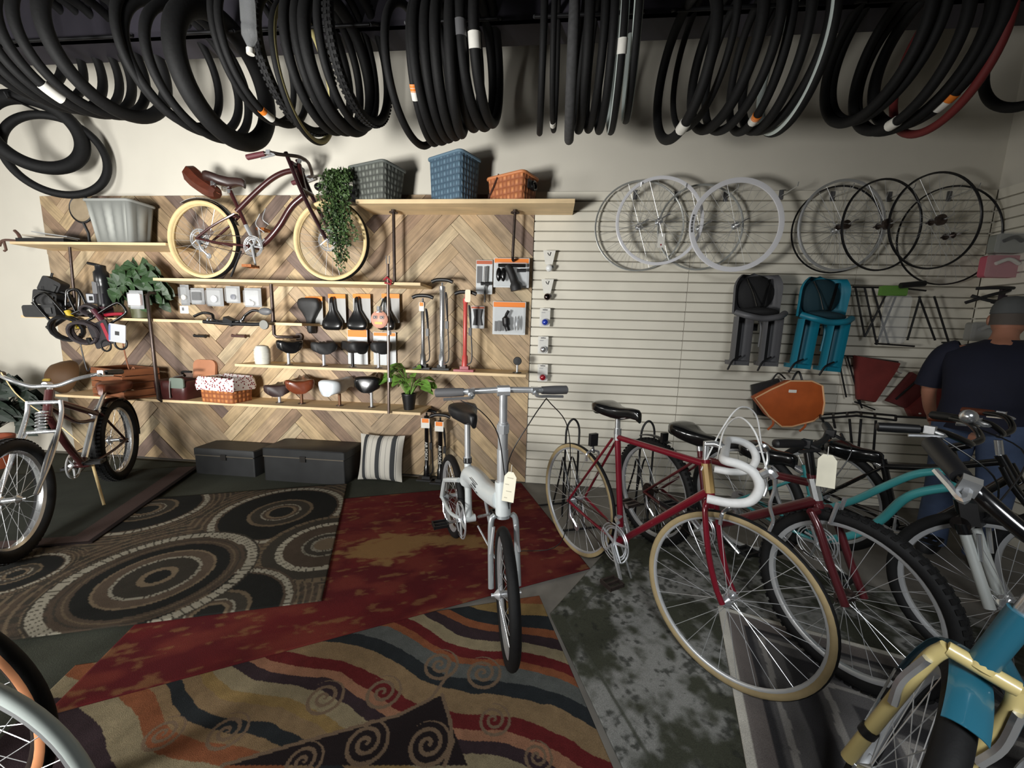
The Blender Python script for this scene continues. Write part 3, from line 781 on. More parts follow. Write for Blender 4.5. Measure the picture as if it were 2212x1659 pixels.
# ---- D  maroon mountain bike behind
rD, fD = atz(1400, 1168), atz(1797, 1458)
DB = dict(wr=.335, tr=.026, fm=MAROOND, rimm=ALU, tirem=BLACK, rimd=.02, knob=.03, head=((.875, .775), (.918, .655)), bb=(.42, .30), ring=.085, crank=150,
  frame=[(((.42, .30), (.325, .70)), .016), (((.335, .66), (.885, .735)), .0175), (((.42, .30), (.915, .675)), .0215)],
  stays=[(((0, .068, .335), (.2, .06, .31), (.40, .03, .30)), .009), (((0, .068, .335), (.26, .045, .58), (.33, .02, .66)), .008)],
  fork=[(((.925, .055, .635), (.965, .062, .58), (1.02, .062, .46), (1.085, .062, .335)), .015)], fork_mid=[(((.918, .66), (.926, .63)), .02), (((.926, -.06, .635), (.926, .06, .635)), .017)],
  seat=(.30, .81, -4, (.30, .185, .08, .045)), post=((.325, .70), (.31, .765)),
  bar=dict(stem=[(((.878, .77), (.85, .87)), .018), (((.85, .865), (.885, .905)), .018)], half=[(.885, 0, .905), (.88, .1, .91), (.86, .2, .93), (.83, .28, .935)], grip=.12, barm=BLKP, r=.0125, stemm=BLKG, gr=.017, lever=True, leverm=BLKP, twist=13),
  extra=[('brake_cable', CABLE, [(((.90, -.15, .92), (.95, -.1, .86), (.94, 0, .74)), .0025), (((.9, .15, .92), (.97, .1, .88), (.92, .02, .70)), .0025)], True), ('head_badge', CHROME, [(((.882, .755), (.912, .672)), .0205)], False)],
  cas=.05, mech=True, hubm=STEELD)
DB['wb'] = (fD-rD).length
rt, M_ = bike('mountain_bike', 'dark maroon mountain bicycle with a blank white price tag on its bar', rD, fD, DB)
for s in (-1, 1): MB().tube([(.972, s*.05, .61), (.985, s*.045, .7)], .008, 6).xf(M_).build('brake_arm', CHROME, rt)
m = MB().box((.06, 0, .70), (.02, .045, .06)).cyl((.06, 0, .67), (.1, 0, .62), .006); m.build('reflector_housing', BLKP, rt)
fender_mb((0, 0, .335), .36, .02, -.4, .3).build('rear_mudguard', BLKP, rt)
# the tags hang from the bars
def tag_card(label, top, w, h, M, lines=0):
    t = thing('price_tag', label, 'tag', top)
    pts = [(-w/2, -h), (w/2, -h), (w/2, -.02), (w/2-.014, 0), (-w/2+.014, 0), (-w/2, -.02)]
    MB().prism(pts, lambda a, b, d: M @ V((a, d, b-.03)), 0, .0008).build('card', mat('tag_card', (236, 230, 208), .7, 0, .02, 30), t, 0)
    MB().tube([M @ V((0, 0, .0)), M @ V((0, 0, -.035))], .0012, 5).build('string', PAPER, t)
    if lines:
        m = MB(); ink = mat('pencil_ink', (186, 178, 160), .8)
        for k, wd_ in enumerate((.5, .3, .45, .25)): m.box(M @ V((-.01*(k % 2), -.0008, -.055-k*.028)), (w*wd_, .0004, .003), M)
        m.build('writing', ink, t, 0)
    return t
tag_card('blank white price tag hanging from the dark maroon mountain bike', at(1790, 965, 1.46), .055, .125, rotm(.03, -.05, -.55))
# ---- E  teal cruiser
rE, fE = atz(1590, 1192), atz(2130, 1480)
EB = dict(wr=.345, tr=.024, fm=TEAL, rimm=ALU, tirem=BLACK, rimd=.02, head=((.822, .835), (.856, .70)), head_r=.021, bb=(.42, .285), ring=.09, crank=-30,
  frame=[(((.42, .285), (.30, .66)), .017), (((.335, .50), (.42, .475), (.52, .55), (.62, .66), (.72, .76), (.825, .81)), .0165), (((.42, .285), (.55, .39), (.63, .50), (.71, .655), (.845, .755)), .018)],
  stays=[(((0, .066, .345), (.2, .06, .31), (.40, .03, .285)), .009), (((0, .066, .345), (.31, .02, .60)), .008)],
  fork=[(((.882, .062, .62), (.897, .063, .585)), .022)], fork_mid=[(((.856, .70), (.875, .635)), .022), (((.882, -.075, .62), (.882, .075, .62)), .03)], forkm=BLKG,
  fork2=([(((.895, .064, .59), (.995, .066, .33)), .0175)], mat('silver_fork_paint', (208, 212, 208), .35, .4)),
  seat=(.12, .70, 0, (.28, .21, .09, .05)), post=((.30, .62), (.16, .66)),
  bar=dict(stem=[(((.824, .83), (.80, .90)), .016), (((.80, .90), (.85, .93)), .016)], half=[(.85, 0, .93), (.86, .08, .95), (.80, .18, .99), (.72, .26, .99), (.66, .30, .985)], grip=.12, barm=BLKG, stemm=BLKG, gr=.019, lever=True),
  extra=[('brake_cable', CABLE, [(((.80, -.2, .98), (.95, -.16, .86), (.95, -.05, .70), (.9, -.05, .62)), .003), (((.80, .2, .98), (.97, .14, .9), (.93, .05, .66)), .003)], True),
         ('brake_arm', CHROME, [(((.93, -.06, .60), (.95, -.065, .50)), .008), (((.93, .06, .60), (.95, .065, .50)), .008)], True)], cas=.05, mech=True)
EB['wb'] = (fE-rE).length
rt, M_ = bike('cruiser_bike', 'teal step-through cruiser bicycle with silver fork legs and black grips', rE, fE, EB)
m = MB().ell((.80, .16, 1.02), (.03, .025, .03), 12, 8); m.xf(M_).build('bell', CHROME, rt)
MB().box((.90, 0, .67), (.05, .15, .09), rotm(0, -.25, 0)).xf(M_).build('fork_guard', BLKP, rt)
# ---- G  black cruiser whose tube crosses in front of the person
GB = dict(wr=.335, tr=.024, fm=BLKG, rimm=ALU, tirem=BLACK, rimd=.02, head=((.655, .81), (.715, .70)), head_r=.021, bb=(.36, .285), ring=.09, crank=20, fs=1.0, wb=1.0,
  frame=[(((.36, .285), (.25, .66)), .017), (((.26, .62), (.45, .68), (.66, .78)), .017), (((.36, .285), (.5, .42), (.70, .72)), .018)],
  stays=[(((0, .066, .335), (.2, .06, .31), (.34, .03, .285)), .009), (((0, .066, .335), (.26, .02, .62)), .008)],
  fork=[(((.68, .06, .77), (.73, .062, .68), (.83, .062, .55), (1.0, .066, .335)), .015)], fork_mid=[(((.73, -.06, .68), (.73, .06, .68)), .016)],
  seat=(.12, .70, 0, (.26, .2, .09, .05)), post=((.25, .62), (.16, .66)),
  bar=dict(stem=[(((.655, .81), (.64, .88)), .014)], half=[(.64, 0, .90), (.66, .08, .93), (.62, .15, .975), (.53, .21, .975), (.46, .24, .97)], grip=.12, barm=BLKG, gripm=LEATHER, gr=.018, lever=True))
bike('cruiser_bike', 'black cruiser bicycle with brown grips beside the person', (1.78, 2.52), (2.37, 1.61), GB)
# ---- F  teal bike with fenders in the near corner
FB = dict(fs=.95, wr=.345, tr=.027, fm=TEALD, rimm=ALU, tirem=BLACK, sidem=None, rimd=.02, wb=1.0, head=((.885, .87), (.90, .74)), head_r=.021, bb=(.42, .28), ring=.09, crank=60, steer=36, forkm=mat('ivory_fork_paint', (196, 178, 120), .4, coat=.3),
  frame=[(((.42, .28), (.30, .66)), .017), (((.31, .60), (.6, .68), (.89, .84)), .0175), (((.42, .28), (.62, .48), (.895, .77)), .019)],
  stays=[(((0, .066, .345), (.2, .06, .31), (.40, .03, .285)), .009), (((0, .066, .345), (.30, .02, .62)), .008)],
  fork=[(((.905, .045, .735), (.91, .056, .68), (.92, .06, .5), (.95, .066, .345)), .0135)], fork_mid=[(((.90, .74), (.905, .73)), .022), (((.906, -.046, .733), (.906, .046, .733)), .0145)],
  seat=(.22, .86, 0, (.26, .2, .09, .05)), post=((.30, .66), (.25, .81)),
  bar=dict(stem=[(((.885, .87), (.875, 1.0)), .014)], half=[(.875, 0, 1.0), (.88, .05, 1.01), (.84, .14, 1.05), (.72, .2, 1.06)], grip=.13, r=.014, barm=BLKG, gr=.018, lever=True), cas=.04)
FH = V((.77, .87, 0)); ang = math.radians(190); FR = FH-V((math.cos(ang), math.sin(ang), 0))*.95
rt, M_ = bike('cruiser_bike', 'blue teal cruiser bicycle with a full front fender and ivory fork legs', FR, FH, FB, z0=.022, lean=-.2)
MB().tube([(.929, -.0625, .45), (.933, -.064, .43)], .0165, 12).xf(M_).build('fork_ring', BLKP, rt)
f = fender_mb((.95, 0, .345), .366, .030, -1.5, .24, depth=.6); f.xf(M_).build('front_fender', TEALD, rt)
for s in (-1, 1): MB().tube(smooth_path([(.925, s*.06, .70), (.93, s*.07, .62), (.94, s*.062, .56)], 4), .009, 6).xf(M_).build('brake_arm', CHROME, rt)
for s in (-1, 1): MB().tube([(.95, s*.07, .345), (.68, s*.045, .43)], .003, 6).xf(M_).build('fender_stay', CHROME, rt)
fender_mb((0, 0, .345), .362, .038, -1.9, .9, depth=.6).build('rear_fender', TEALD, rt)
# ---- H  chrome fork cruiser, far side
HB = dict(tw=1.25, wr=.33, tr=.036, fm=BROWNP, rimm=CHROME, tirem=BLACK, rimd=.02, knob=.03, head=((.735, .855), (.80, .70)), head_r=.022, bb=(.50, .29), ring=.09, crank=200,
  frame=[(((.50, .29), (.24, .62)), .017), (((.25, .60), (.5, .70), (.76, .80)), .02), (((.50, .29), (.66, .50), (.79, .72)), .02), (((.28, .56), (.5, .60), (.77, .76)), .014)],
  stays=[(((0, .07, .33), (.25, .06, .30), (.47, .03, .285)), .009), (((0, .07, .305), (.23, .02, .60)), .008)],
  fork=[(((.80, .07, .80), (.83, .075, .70), (.98, .08, .50), (1.15, .075, .33)), .011), (((.86, .065, .62), (1.0, .07, .5), (1.13, .075, .33)), .009)], forkm=CHROME,
  fork_mid=[(((.80, -.07, .79), (.80, .07, .79)), .012), (((.86, -.065, .62), (.86, .065, .62)), .011)], spring=(((.835, .745), (.87, .63)), .024),
  seat=(-.0, .80, 4, (.28, .22, .09, .05)), post=((.24, .60), (.07, .745)), postm=CHROME, seatm=LEATHER, seat_springs=True,
  bar=dict(stem=[(((.735, .855), (.72, .89)), .014), (((.72, .89), (.78, .90)), .013)], half=[(.78, 0, .89), (.78, .06, .89), (.76, .15, .93), (.66, .24, .95), (.56, .28, .945)], grip=.12, gr=.018, lever=True, r=.0115),
  extra=[('seat_tube_trim', CHROME, [(((.47, .33), (.27, .585)), .0185)], False), ('brake_cable', CREAM, [(((.72, -.2, .97), (.6, -.2, .8), (.5, -.1, .6), (.5, 0, .45)), .003)], False),
         ('kickstand', CREAM, [(((.45, .03, .27), (.62, .13, .02)), .008)], False)], cas=.04)
rH, fH = V((-3.48, 2.7, 0)), V((-2.85, 1.68, 0)); HB['wb'] = (fH-rH).length
rt, M_ = bike('cruiser_bike', 'brown cruiser bicycle with a chrome springer fork and knobbly tires', rH, fH, HB, z0=.03)
fender_mb((0, 0, .33), .35, .042, -1.7, .5, depth=.5).build('rear_fender', BLKG, rt)
# ---- A  bike on the shelf
AX, AY, AZ = -2.822, 2.985, 1.6745
AB = dict(tw=1.45, wr=.308, tr=.0205, fm=BROWNP, rimm=CREAM, tirem=BLACK, sidem=CREAM, rimd=.012, wb=1.085, head=((.84, .87), (.885, .635)), head_r=.024, bb=(.46, .255), ring=.078, crank=-78, ring2=True,
  frame=[(((.45, .255), (.255, .70)), .0155), (((.305, .53), (.45, .65), (.60, .76), (.72, .815), (.85, .835)), .0195), (((.46, .255), (.55, .31), (.66, .42), (.77, .565), (.89, .655)), .024), (((.31, .50), (.255, .49)), .014)],
  stays=[(((0, .07, .308), (.2, .062, .275), (.42, .035, .26)), .009), (((0, .07, .308), (.15, .06, .41), (.31, .03, .505)), .009)],
  fork=[(((.79, .066, .93), (.92, .068, .62), (1.085, .07, .308)), .0155)], forkm=mat('dark_fork_paint', (40, 18, 22), .3, .1, coat=.5), fork_mid=[(((.83, -.066, .855), (.83, .066, .855)), .02), (((.90, -.066, .67), (.90, .066, .67)), .018)],
  seat=(.245, .79, -6, (.30, .19, .075, .045)), post=((.262, .66), (.245, .745)), seatm=mat('dark_brown_leather', (52, 34, 30), .4, 0, .15, 30), seat_springs=True,
  bar=dict(stem=[(((.84, .86), (.86, .92)), .014), (((.86, .915), (.90, .90)), .013)], half=[(.90, 0, .905), (.885, .07, .90), (.83, .19, .865), (.77, .225, .86), (.62, .245, .825)], grip=.13, gripm=BROWNGRIP, barm=STEELD, gr=.018, lever=True, leverm=ALU), 
  lugs=[((.452, .265), (.375, .425), .0165), ((.475, .262), (.545, .31), .0245)], lugm=ALU,
  extra=[('kickstand', BLKP, [(((.36, -.05, .22), (.30, -.1, .012)), .008)], False), ('tool_roll_strap', LEATHER, [(((.10, -.04, .70), (.20, -.03, .65)), .004)], False),
    ('bottle_cage', ALU, [(((.56, -.04, .36), (.50, -.05, .42), (.53, -.04, .50)), .0035), (((.60, -.04, .42), (.56, -.05, .46), (.58, -.04, .54)), .0035)], False)],
  rotor=True, crankm=ALU, pedalm=mat('amber_pedal', (146, 84, 36), .4), mech=True, cas=.04)
rt, M_ = bike('cruiser_bike', 'brown cruiser bicycle with cream tires displayed up on the long shelf', (AX, AY), (AX+1.085, AY), AB, z0=AZ)
MB().tube(smooth_path([(-.05, -.01, .80), (-.03, -.015, .79), (.03, -.02, .735), (.10, -.02, .69), (.17, -.02, .655)], 4), [.045, .062, .07, .07, .07, .07, .07, .07, .068, .066, .066, .064, .062, .06, .058, .05, .04], 8).build('saddle_bag', mat('dark_tan_leather', (84, 40, 26), .4, 0, .2, 25, .15), rt, 20)
MB().ell((1.0, 0, .71), (.035, .03, .03), 12, 8).build('headlamp', BLKG, rt)
fender_mb((0, 0, .308), .325, .03, -.5, 1.2, depth=.4).build('rear_fender', BLKG, rt)
# ---- B  white folding bike
FOLDW = mat('folding_white_paint', (206, 212, 212), .35, .1, coat=.3)
rB, fB = atz(976, 1156), atz(1098, 1410)
BB = dict(wr=.262, tr=.023, fm=FOLDW, rimm=ALU, tirem=BLACK, rimd=.026, head=((.87, .70), (.885, .56)), head_r=.033, bb=(.38, .29), ring=.098, crank=-150, steer=-14,
  frame=[(((.38, .28), (.345, .62)), .019), (((.355, .50), (.40, .555), (.52, .575), (.66, .575), (.80, .60), (.87, .62)), .047)],
  stays=[(((0, .066, .262), (.09, .07, .40), (.14, .07, .43), (.33, .045, .50)), .014), (((0, .066, .262), (.2, .06, .25), (.36, .03, .28)), .011)],
  fork=[(((.89, .035, .56), (.895, .052, .535), (.91, .056, .42), (.94, .058, .262)), .0125)], forkm=mat('silver_fork', (190, 196, 198), .3, .6), fork_mid=[(((.885, .57), (.889, .545)), .028)],
  seat=(.32, .90, 0, (.27, .165, .08, .045)), post=((.345, .60), (.33, .845)), post_r=.0165, postm=ALU, seatm=BLKP,
  bar=dict(stem=[(((.872, .70), (.87, .84)), .024), (((.87, .82), (.885, .96)), .021), (((.885, .94), (.895, 1.09)), .0165)], stemm=ALU, half=[(.895, 0, 1.095), (.895, .14, 1.09), (.885, .21, 1.087), (.875, .265, 1.085)], grip=.11, gr=.018, gripm=GREYP, barm=ALU, lever=True),
  extra=[('brake_cable', CABLE, [(((.92, -.17, 1.06), (.97, -.1, 1.03), (.95, -.03, .93), (.93, 0, .75), (.92, .02, .6)), .0022), (((.92, .17, 1.06), (.96, .1, .98), (.93, .02, .82), (.8, .03, .62)), .0022), (((.92, .17, 1.06), (.8, .3, .9), (.72, .34, .6), (.72, .3, .3), (.6, .1, .2)), .0022)], True),
         ('stem_clamp', ALU, [(((.88, .915), (.884, .95)), .026)], True), ('bar_clamp', ALU, [(((.893, -.025, 1.09), (.893, .025, 1.09)), .022)], True),
         ('kickstand', ALU, [(((.42, .04, .26), (.75, .15, .01)), .005), (((.45, .05, .52), (.52, .09, .24)), .009)], False),
         ('seat_clamp', BLKP, [(((.345, .60), (.343, .63)), .024), (((.36, .03, .55), (.42, .05, .50)), .018)], False)], cas=.04, mech=True, ring_disc=False, hubm=ALU)
BB['wb'] = (fB-rB).length; BB['fs'] = BB['wb']
rt, M_ = bike('folding_bike', 'white folding bicycle with small wheels and a cream price tag', rB, fB, BB)
for s in (-1, 1): MB().tube([(.93, s*.045, .53), (.945, s*.06, .42)], .007, 6).xf(M_).build('brake_arm', ALU, rt)
m = MB(); 
for k, (x, z, l) in enumerate(((.60, .60, .10), (.61, .585, .05), (.63, .585, .03), (.60, .57, .07), (.66, .568, .02))): m.box((x, -.0485, z), (l, .002, .004))
m.build('frame_decal', GREYP, rt, 0)
tag_card('cream price tag with faint pencil writing tied to the folding bike stem', at(1106, 1004, 1.435), .048, .125, rotm(0, .09, -.1), 1)
# ---- J, K  two bikes just entering the near corner
def simple(label, c, ang, wr, tr, rimm, sidem, fm, tm=None):
    fx = V((c[0], c[1], 0)); d = V((math.cos(ang), math.sin(ang), 0)); re = fx-d*1.02
    S = dict(wr=wr, tr=tr, fm=fm, rimm=rimm, tirem=tm or BLACK, sidem=sidem, rimd=.022, wb=1.02, head=((.80, .84), (.835, .69)), bb=(.42, .28), ring=.09, crank=40,
      frame=[(((.42, .28), (.31, .70)), .016), (((.32, .66), (.81, .80)), .016), (((.42, .28), (.83, .71)), .018)], stays=[(((0, .066, wr), (.2, .06, .31), (.40, .03, .285)), .009), (((0, .066, wr), (.31, .02, .66)), .008)],
      fork=[(((.84, .035, .68), (.86, .055, .64), (.93, .06, .5), (1.02, .064, wr)), .012)], fork_mid=[(((.835, .69), (.84, .66)), .018)], seat=(.27, .85, 0, (.27, .17, .07, .04)), post=((.31, .70), (.29, .80)),
      bar=dict(stem=[(((.80, .84), (.80, .93)), .013)], half=[(.80, 0, .93), (.80, .08, .94), (.76, .16, .95)], grip=.06))
    bike('bicycle', label, re, fx, S)
simple('silver rimmed white tired bicycle wheel and fork edging into the near corner', (-1.2, .54), math.radians(6), .33, .013, ALU, WWALL, WHITE, WWALL)
simple('bicycle with an orange tan sidewall tire behind the white tired bike', (-1.52, .68), math.radians(6), .33, .021, STEELD, TAN2, BLKG)
# ================================================================== hanging tires
TY = 2.32
HOOKM = mat('hook_steel', (30, 30, 32), .5, .6)
REDT = mat('dark_red_rubber', (104, 30, 30), .7)
GREYT = mat('grey_rubber', (62, 62, 63), .8, 0, .2, 50)
def tire_thing(px, py, Y, R, t, label, group, yaw=0.0, roll_=0.0, sidem=None, tread=None, knob=0, papers=(), name='tire'):
    p = at(px, py, Y); c = V((p.x, Y, p.z+R))
    root = None
    mb = tire_mb((0, 0, 0), R, t, sidem is not None, knob)
    RM = rotm(0, roll_, PI/2+yaw).to_4x4()
    mb.xf(RM)
    o = mb.build(name, [tread or BLACK, sidem] if sidem else (tread or BLACK), None, 50, loc=c)
    tag(o, label, 'tire', group)
    for (a0, a1, mm) in papers:      # angle from straight down towards the camera, along the tire
        pts = [RM @ V((-(R-t)*math.sin(a0+(a1-a0)*k/5), 0, -(R-t)*math.cos(a0+(a1-a0)*k/5))) for k in range(6)]
        MB().tube(pts, t*1.08, 12).build('paper_label', mm, o)
    return o
def bunch(where, group, items, base=0.0):
    xs = []
    for k, it in enumerate(items):
        d = dict(px=it[0], py=it[1], R=.335, t=.026, yaw=random.uniform(-.06, .06)); d.update(it[2] if len(it) > 2 else {})
        lab = d.pop('label', None)
        if not lab: lab = '%s black tire from the plant end of %s' % (ORD[k], where)
        o = tire_thing(d['px'], d['py'], d.get('Y', TY)+random.uniform(-.02, .02), d['R'], d['t']*1.1, lab, group, d['yaw']+base, d.get('roll', 0), d.get('side'), d.get('tread'), d.get('knob', 0), d.get('papers', ()))
        xs.append(o.location.x)
    x0, x1 = min(xs)-.05, max(xs)+.05
    h = thing('tire_hook', 'black steel hook bar under the beam carrying %s' % where, 'hook', ((x0+x1)/2, TY, 3.005), 0, 'tire hook bars')
    w = (x1-x0)/2
    MB().tube([(-w, 0, 0), (w, 0, 0)], .009, 10).build('bar', HOOKM, h)
    for s in (-1, 1): MB().tube(smooth_path([(s*w, 0, 0), (s*w, .05, .04), (s*w, .1, .07), (s*w, .10, .08)], 4), .009, 8).build('arm', HOOKM, h)
OW = [(-.95, -.75, PAPER)]
bunch('the bunch above the grey slatted basket', 'tires hanging above the corner', [
  (10, 185, dict(t=.024)), (62, 214, dict(t=.022)), (108, 232, dict(t=.024)), (142, 238, dict(t=.022)), (172, 244, dict(t=.024, papers=[(.25, .55, PAPER)])), (205, 246, dict(t=.024)), (256, 254, dict(t=.034, R=.35))], -0.06)
bunch('the bunch above the saddle bag', 'tires hanging above the saddle bag', [
  (388, 270, dict(t=.021, yaw=.1)), (418, 287, dict(t=.022, yaw=-.1)), (450, 300, dict(t=.022)), (500, 317, dict(t=.046, R=.36, label='fat black tire with a wide opening above the saddle bag'))], -0.10)
bunch('the bunch above the shelf bike', 'tires hanging above the shelf bike', [
  (566, 258, dict(t=.017)), (588, 264, dict(t=.018, papers=[(.0, .18, PAPER), (.18, .26, ORANGE)])), (668, 303, dict(t=.017, side=mat('yellow_sidewall', (170, 160, 110), .7), yaw=.12, label='black tire with a yellowish sidewall above the shelf bike')),
  (655, 282, dict(t=.022, knob=.028)), (700, 281, dict(t=.023)), (722, 282, dict(t=.022)), (742, 284, dict(t=.03)), (762, 272, dict(t=.02)), (786, 262, dict(t=.024, knob=.028))], -0.03)
bunch('the bunch above the blue basket', 'tires hanging above the blue basket', [
  (896, 312, dict(t=.019, yaw=-.1)), (925, 306, dict(t=.017, papers=[(.75, .95, PAPER), (.86, .96, ORANGE)], label='thin black tire with a white and orange wrapper above the blue basket')), (938, 303), (955, 298), (972, 293), (990, 288, dict(yaw=.1)), (1012, 274), (1032, 272, dict(yaw=-.1, papers=[(1.3, 1.5, GREYP)])), (1052, 264, dict(papers=[(1.1, 1.3, PAPER)]))], -0.01)
bunch('the bunch above the bell column', 'tires hanging above the bells', [
  (1166, 281, dict(t=.017, yaw=.05)), (1194, 274, dict(t=.014, yaw=-.03, papers=[(-.06, .06, PAPER)])), (1229, 301, dict(t=.026, yaw=-.03, tread=GREYT, label='grey black wide tire hanging lowest above the bell column')), (1253, 277, dict(t=.024)), (1277, 275, dict(t=.02)), (1299, 278, dict(t=.02)),
  (1323, 279, dict(t=.02, side=WWALL, papers=[(1.1, 1.28, PAPER)], label='black tire with a thin white wall and a white wrapper')), (1355, 253, dict(t=.021, R=.35, side=WWALL, yaw=-.1, label='white walled black tire at the outer end above the bells'))], 0.0)
bunch('the bunch above the white wheels', 'tires hanging above the white wheels', [
  (1462, 301, dict(t=.024, yaw=.12, papers=[(.12, .3, PAPER)])), (1500, 272, dict(t=.016, yaw=.1)), (1545, 278, dict(t=.024, yaw=.12)), (1578, 279, dict(t=.02, yaw=.1)), (1618, 281, dict(t=.02, papers=[(.1, .25, PAPER), (.2, .27, ORANGE)])), (1650, 279, dict(t=.021)), (1668, 279, dict(t=.021, yaw=.1)), (1694, 283, dict(t=.021, side=WWALL, label='black tire with a thin white wall above the second white wheel'))], 0.03)
bunch('the bunch above the dark wheels', 'tires hanging above the dark wheels', [
  (1858, 262, dict(t=.022)), (1880, 257, dict(t=.022)), (1925, 280, dict(t=.022, papers=[(-.05, .1, PAPER)])), (1950, 281, dict(t=.023, yaw=.1)), (1985, 268, dict(t=.026, papers=[(.25, .4, PAPER), (.4, .5, ORANGE)])), (2012, 285, dict(t=.018, tread=REDT, yaw=-.12, label='dark red tire hanging outermost above the dark wheels'))], 0.03)
tire_thing(2250, 225, 2.32, .34, .024, 'black tire hanging alone at the room corner end of the beam', None)
# two tires on the wall hook by the wicker basket
wa = tire_thing(90, 375, 2.93, .30, .05, 'wide small tire hung on the wall in front of another tire', None, yaw=-.75)
tire_thing(135, 428, 3.02, .33, .03, 'large thin tire hung on the wall behind the wide small tire', None, yaw=-.95)
h = thing('wall_peg', 'steel peg holding the two wall tires', 'hook', (wa.location.x, WALL, wa.location.z+.19))
MB().tube([(-.03, .02, 0), (-.01, -.45, 0), (-.01, -.46, .03)], .008, 8).build('peg', HOOKM, h)
# clear bottle hung on the beam
p = at(537, 50, 1.95); b = thing('plastic_bottle', 'clear plastic bottle with a white cap hanging upside down among the tires', 'bottle', p)
MB().lathe([(.002, .125), (.03, .12), (.033, .10), (.033, .0), (.030, -.01), (.033, -.02), (.033, -.06), (.014, -.1), (.013, -.115)], (0, 0, 0), 'z', 24).build('body', CLEAR, b)
MB().lathe([(.0165, -.112), (.0175, -.112), (.0175, -.135), (.001, -.136)], (0, 0, 0), 'z', 20).build('cap', PAPER, b)
MB().tube([(0, .0, .125), (0, .05, .2), (0, .45, .25)], .0015, 5).build('string', CABLE, b)
# ================================================================== shelves and pipes
PINE = wood('pine_board', (220, 194, 152), .18, 3.0)
SF = 2.945
def shelf(label, a, b, z=None, y0=SF, y1=WALL-.004, th=.021):
    A, B = at(a[0], a[1], y0), at(b[0], b[1], y0); zz = z if z is not None else (A.z+B.z)/2
    o = MB().box((0, (y1-y0)/2, -th/2), (B.x-A.x, y1-y0, th), uv=True).build('wooden_shelf', PINE, None, 0, loc=((A.x+B.x)/2, y0, zz))
    tag(o, label, 'shelf', None); return zz, A.x, B.x
zLT, _, _ = shelf('short high pine shelf carrying the grey wicker basket', (20, 517), (358, 529))
zRT, _, _ = shelf('high pine shelf carrying three baskets and running onto the slatwall', (768, 429), (1242, 431), th=.03)
AZs, _, _ = shelf('long pine shelf carrying the cream tired cruiser', (330, 599), (908, 611), z=AZ)
zLK, _, _ = shelf('thin pine shelf at eye level with bike locks on it', (45, 680), (652, 699))
zSA, _, _ = shelf('middle pine shelf carrying upright black saddles', (507, 787), (838, 798))
zPU, _, _ = shelf('pine shelf carrying three bicycle pumps', (876, 799), (1136, 809))
zLO, xLO, _ = shelf('lowest pine shelf carrying the floral lined basket and colored saddles', (120, 858), (908, 889), z=at(640, 878, SF).z)
def pipe(label, pts, r=.0135, fl=(), m=STEELD):
    pts = [V(p) for p in pts]; t = thing('pipe_support', label, 'pipe', pts[0])
    o = pts[0]
    MB().tube([p-o for p in pts], r, 12).build('pipe', m, t)
    for (c, ax) in fl:
        MB().lathe([(.001, -.004), (.034, -.004), (.034, .004), (r+.006, .006), (r+.006, .02), (.001, .02)], V(c)-o, ax, 18).build('flange', m, t)
    return t
PF = 2.925
a, b = at(318, 640, PF), at(343, 862, PF)
pipe('dark pipe with elbows standing before the lowest shelf near the dark leather bag', [(a.x, WALL-.02, a.z+.03), (a.x, a.y+.02, a.z+.03), (a.x, a.y, a.z), b, (b.x, b.y+.02, b.z-.02), (b.x+.01, WALL-.02, b.z-.02)], fl=[((b.x+.01, WALL-.03, b.z-.02), 'y')])
a, b = at(150, 530, 3.05), at(163, 672, 3.05); pipe('thin dark pipe between the wicker basket shelf and the locks', [(a.x, 3.05, zLT-.02), (b.x, 3.05, zLK)], .01)
a, b = at(586, 620, 3.05), at(588, 690, 3.05); pipe('short dark pipe under the long shelf ending in a wall elbow', [(a.x, 3.05, AZ-.02), (a.x, 3.05, zLK-.10), (a.x+.02, 3.05, zLK-.12), (a.x+.11, 3.12, zLK-.12), (a.x+.11, WALL-.02, zLK-.12)], fl=[((a.x, 3.05, zLK-.001), 'z'), ((a.x+.11, WALL-.03, zLK-.12), 'y')])
a = at(850, 450, 3.1); pipe('dark pipe holding up the high basket shelf beside the trailing vine', [(a.x, 3.1, zRT-.03), (a.x, 3.1, AZ)], .0125, fl=[((a.x, 3.1, zRT-.051), 'z')])
a = at(1113, 450, 3.1); pipe('dark pipe dropping from the high shelf below the orange basket', [(a.x, 3.1, zRT-.03), (a.x-.01, 3.1, 1.90), (a.x-.01, 3.12, 1.885), (a.x-.01, WALL-.02, 1.885)], .0115, fl=[((a.x, 3.1, zRT-.051), 'z'), ((a.x-.01, WALL-.03, 1.885), 'y')])
a, b = at(838, 570, 2.92), at(840, 893, 2.92); t = pipe('slim steel post rising through the shelves beside the monkey pouch', [(a.x, 2.92, a.z), (b.x, 2.92, b.z)], .0115, m=mat('worn_steel', (132, 118, 110), .35, .8), fl=[])
for dz in (.52, .53+.36): MB().lathe([(.001, -.016), (.018, -.016), (.018, .016), (.001, .016)], (0, 0, -dz), 'z', 16).build('coupling', CHROME, t)
MB().tube([(-.03, -.01, -.12), (0, -.02, -.10), (.03, -.01, -.13), (.02, 0, -.15), (-.025, -.01, -.14)], .008, 6).build('red_ribbon', mat('red_cloth', (150, 36, 44), .7), t)
MB().tube([(-.012, 0, 0), (-.012, 0, .06)], .004, 6).build('prong', CHROME, t); MB().tube([(.012, 0, 0), (.012, 0, .06)], .004, 6).build('prong', CHROME, t)

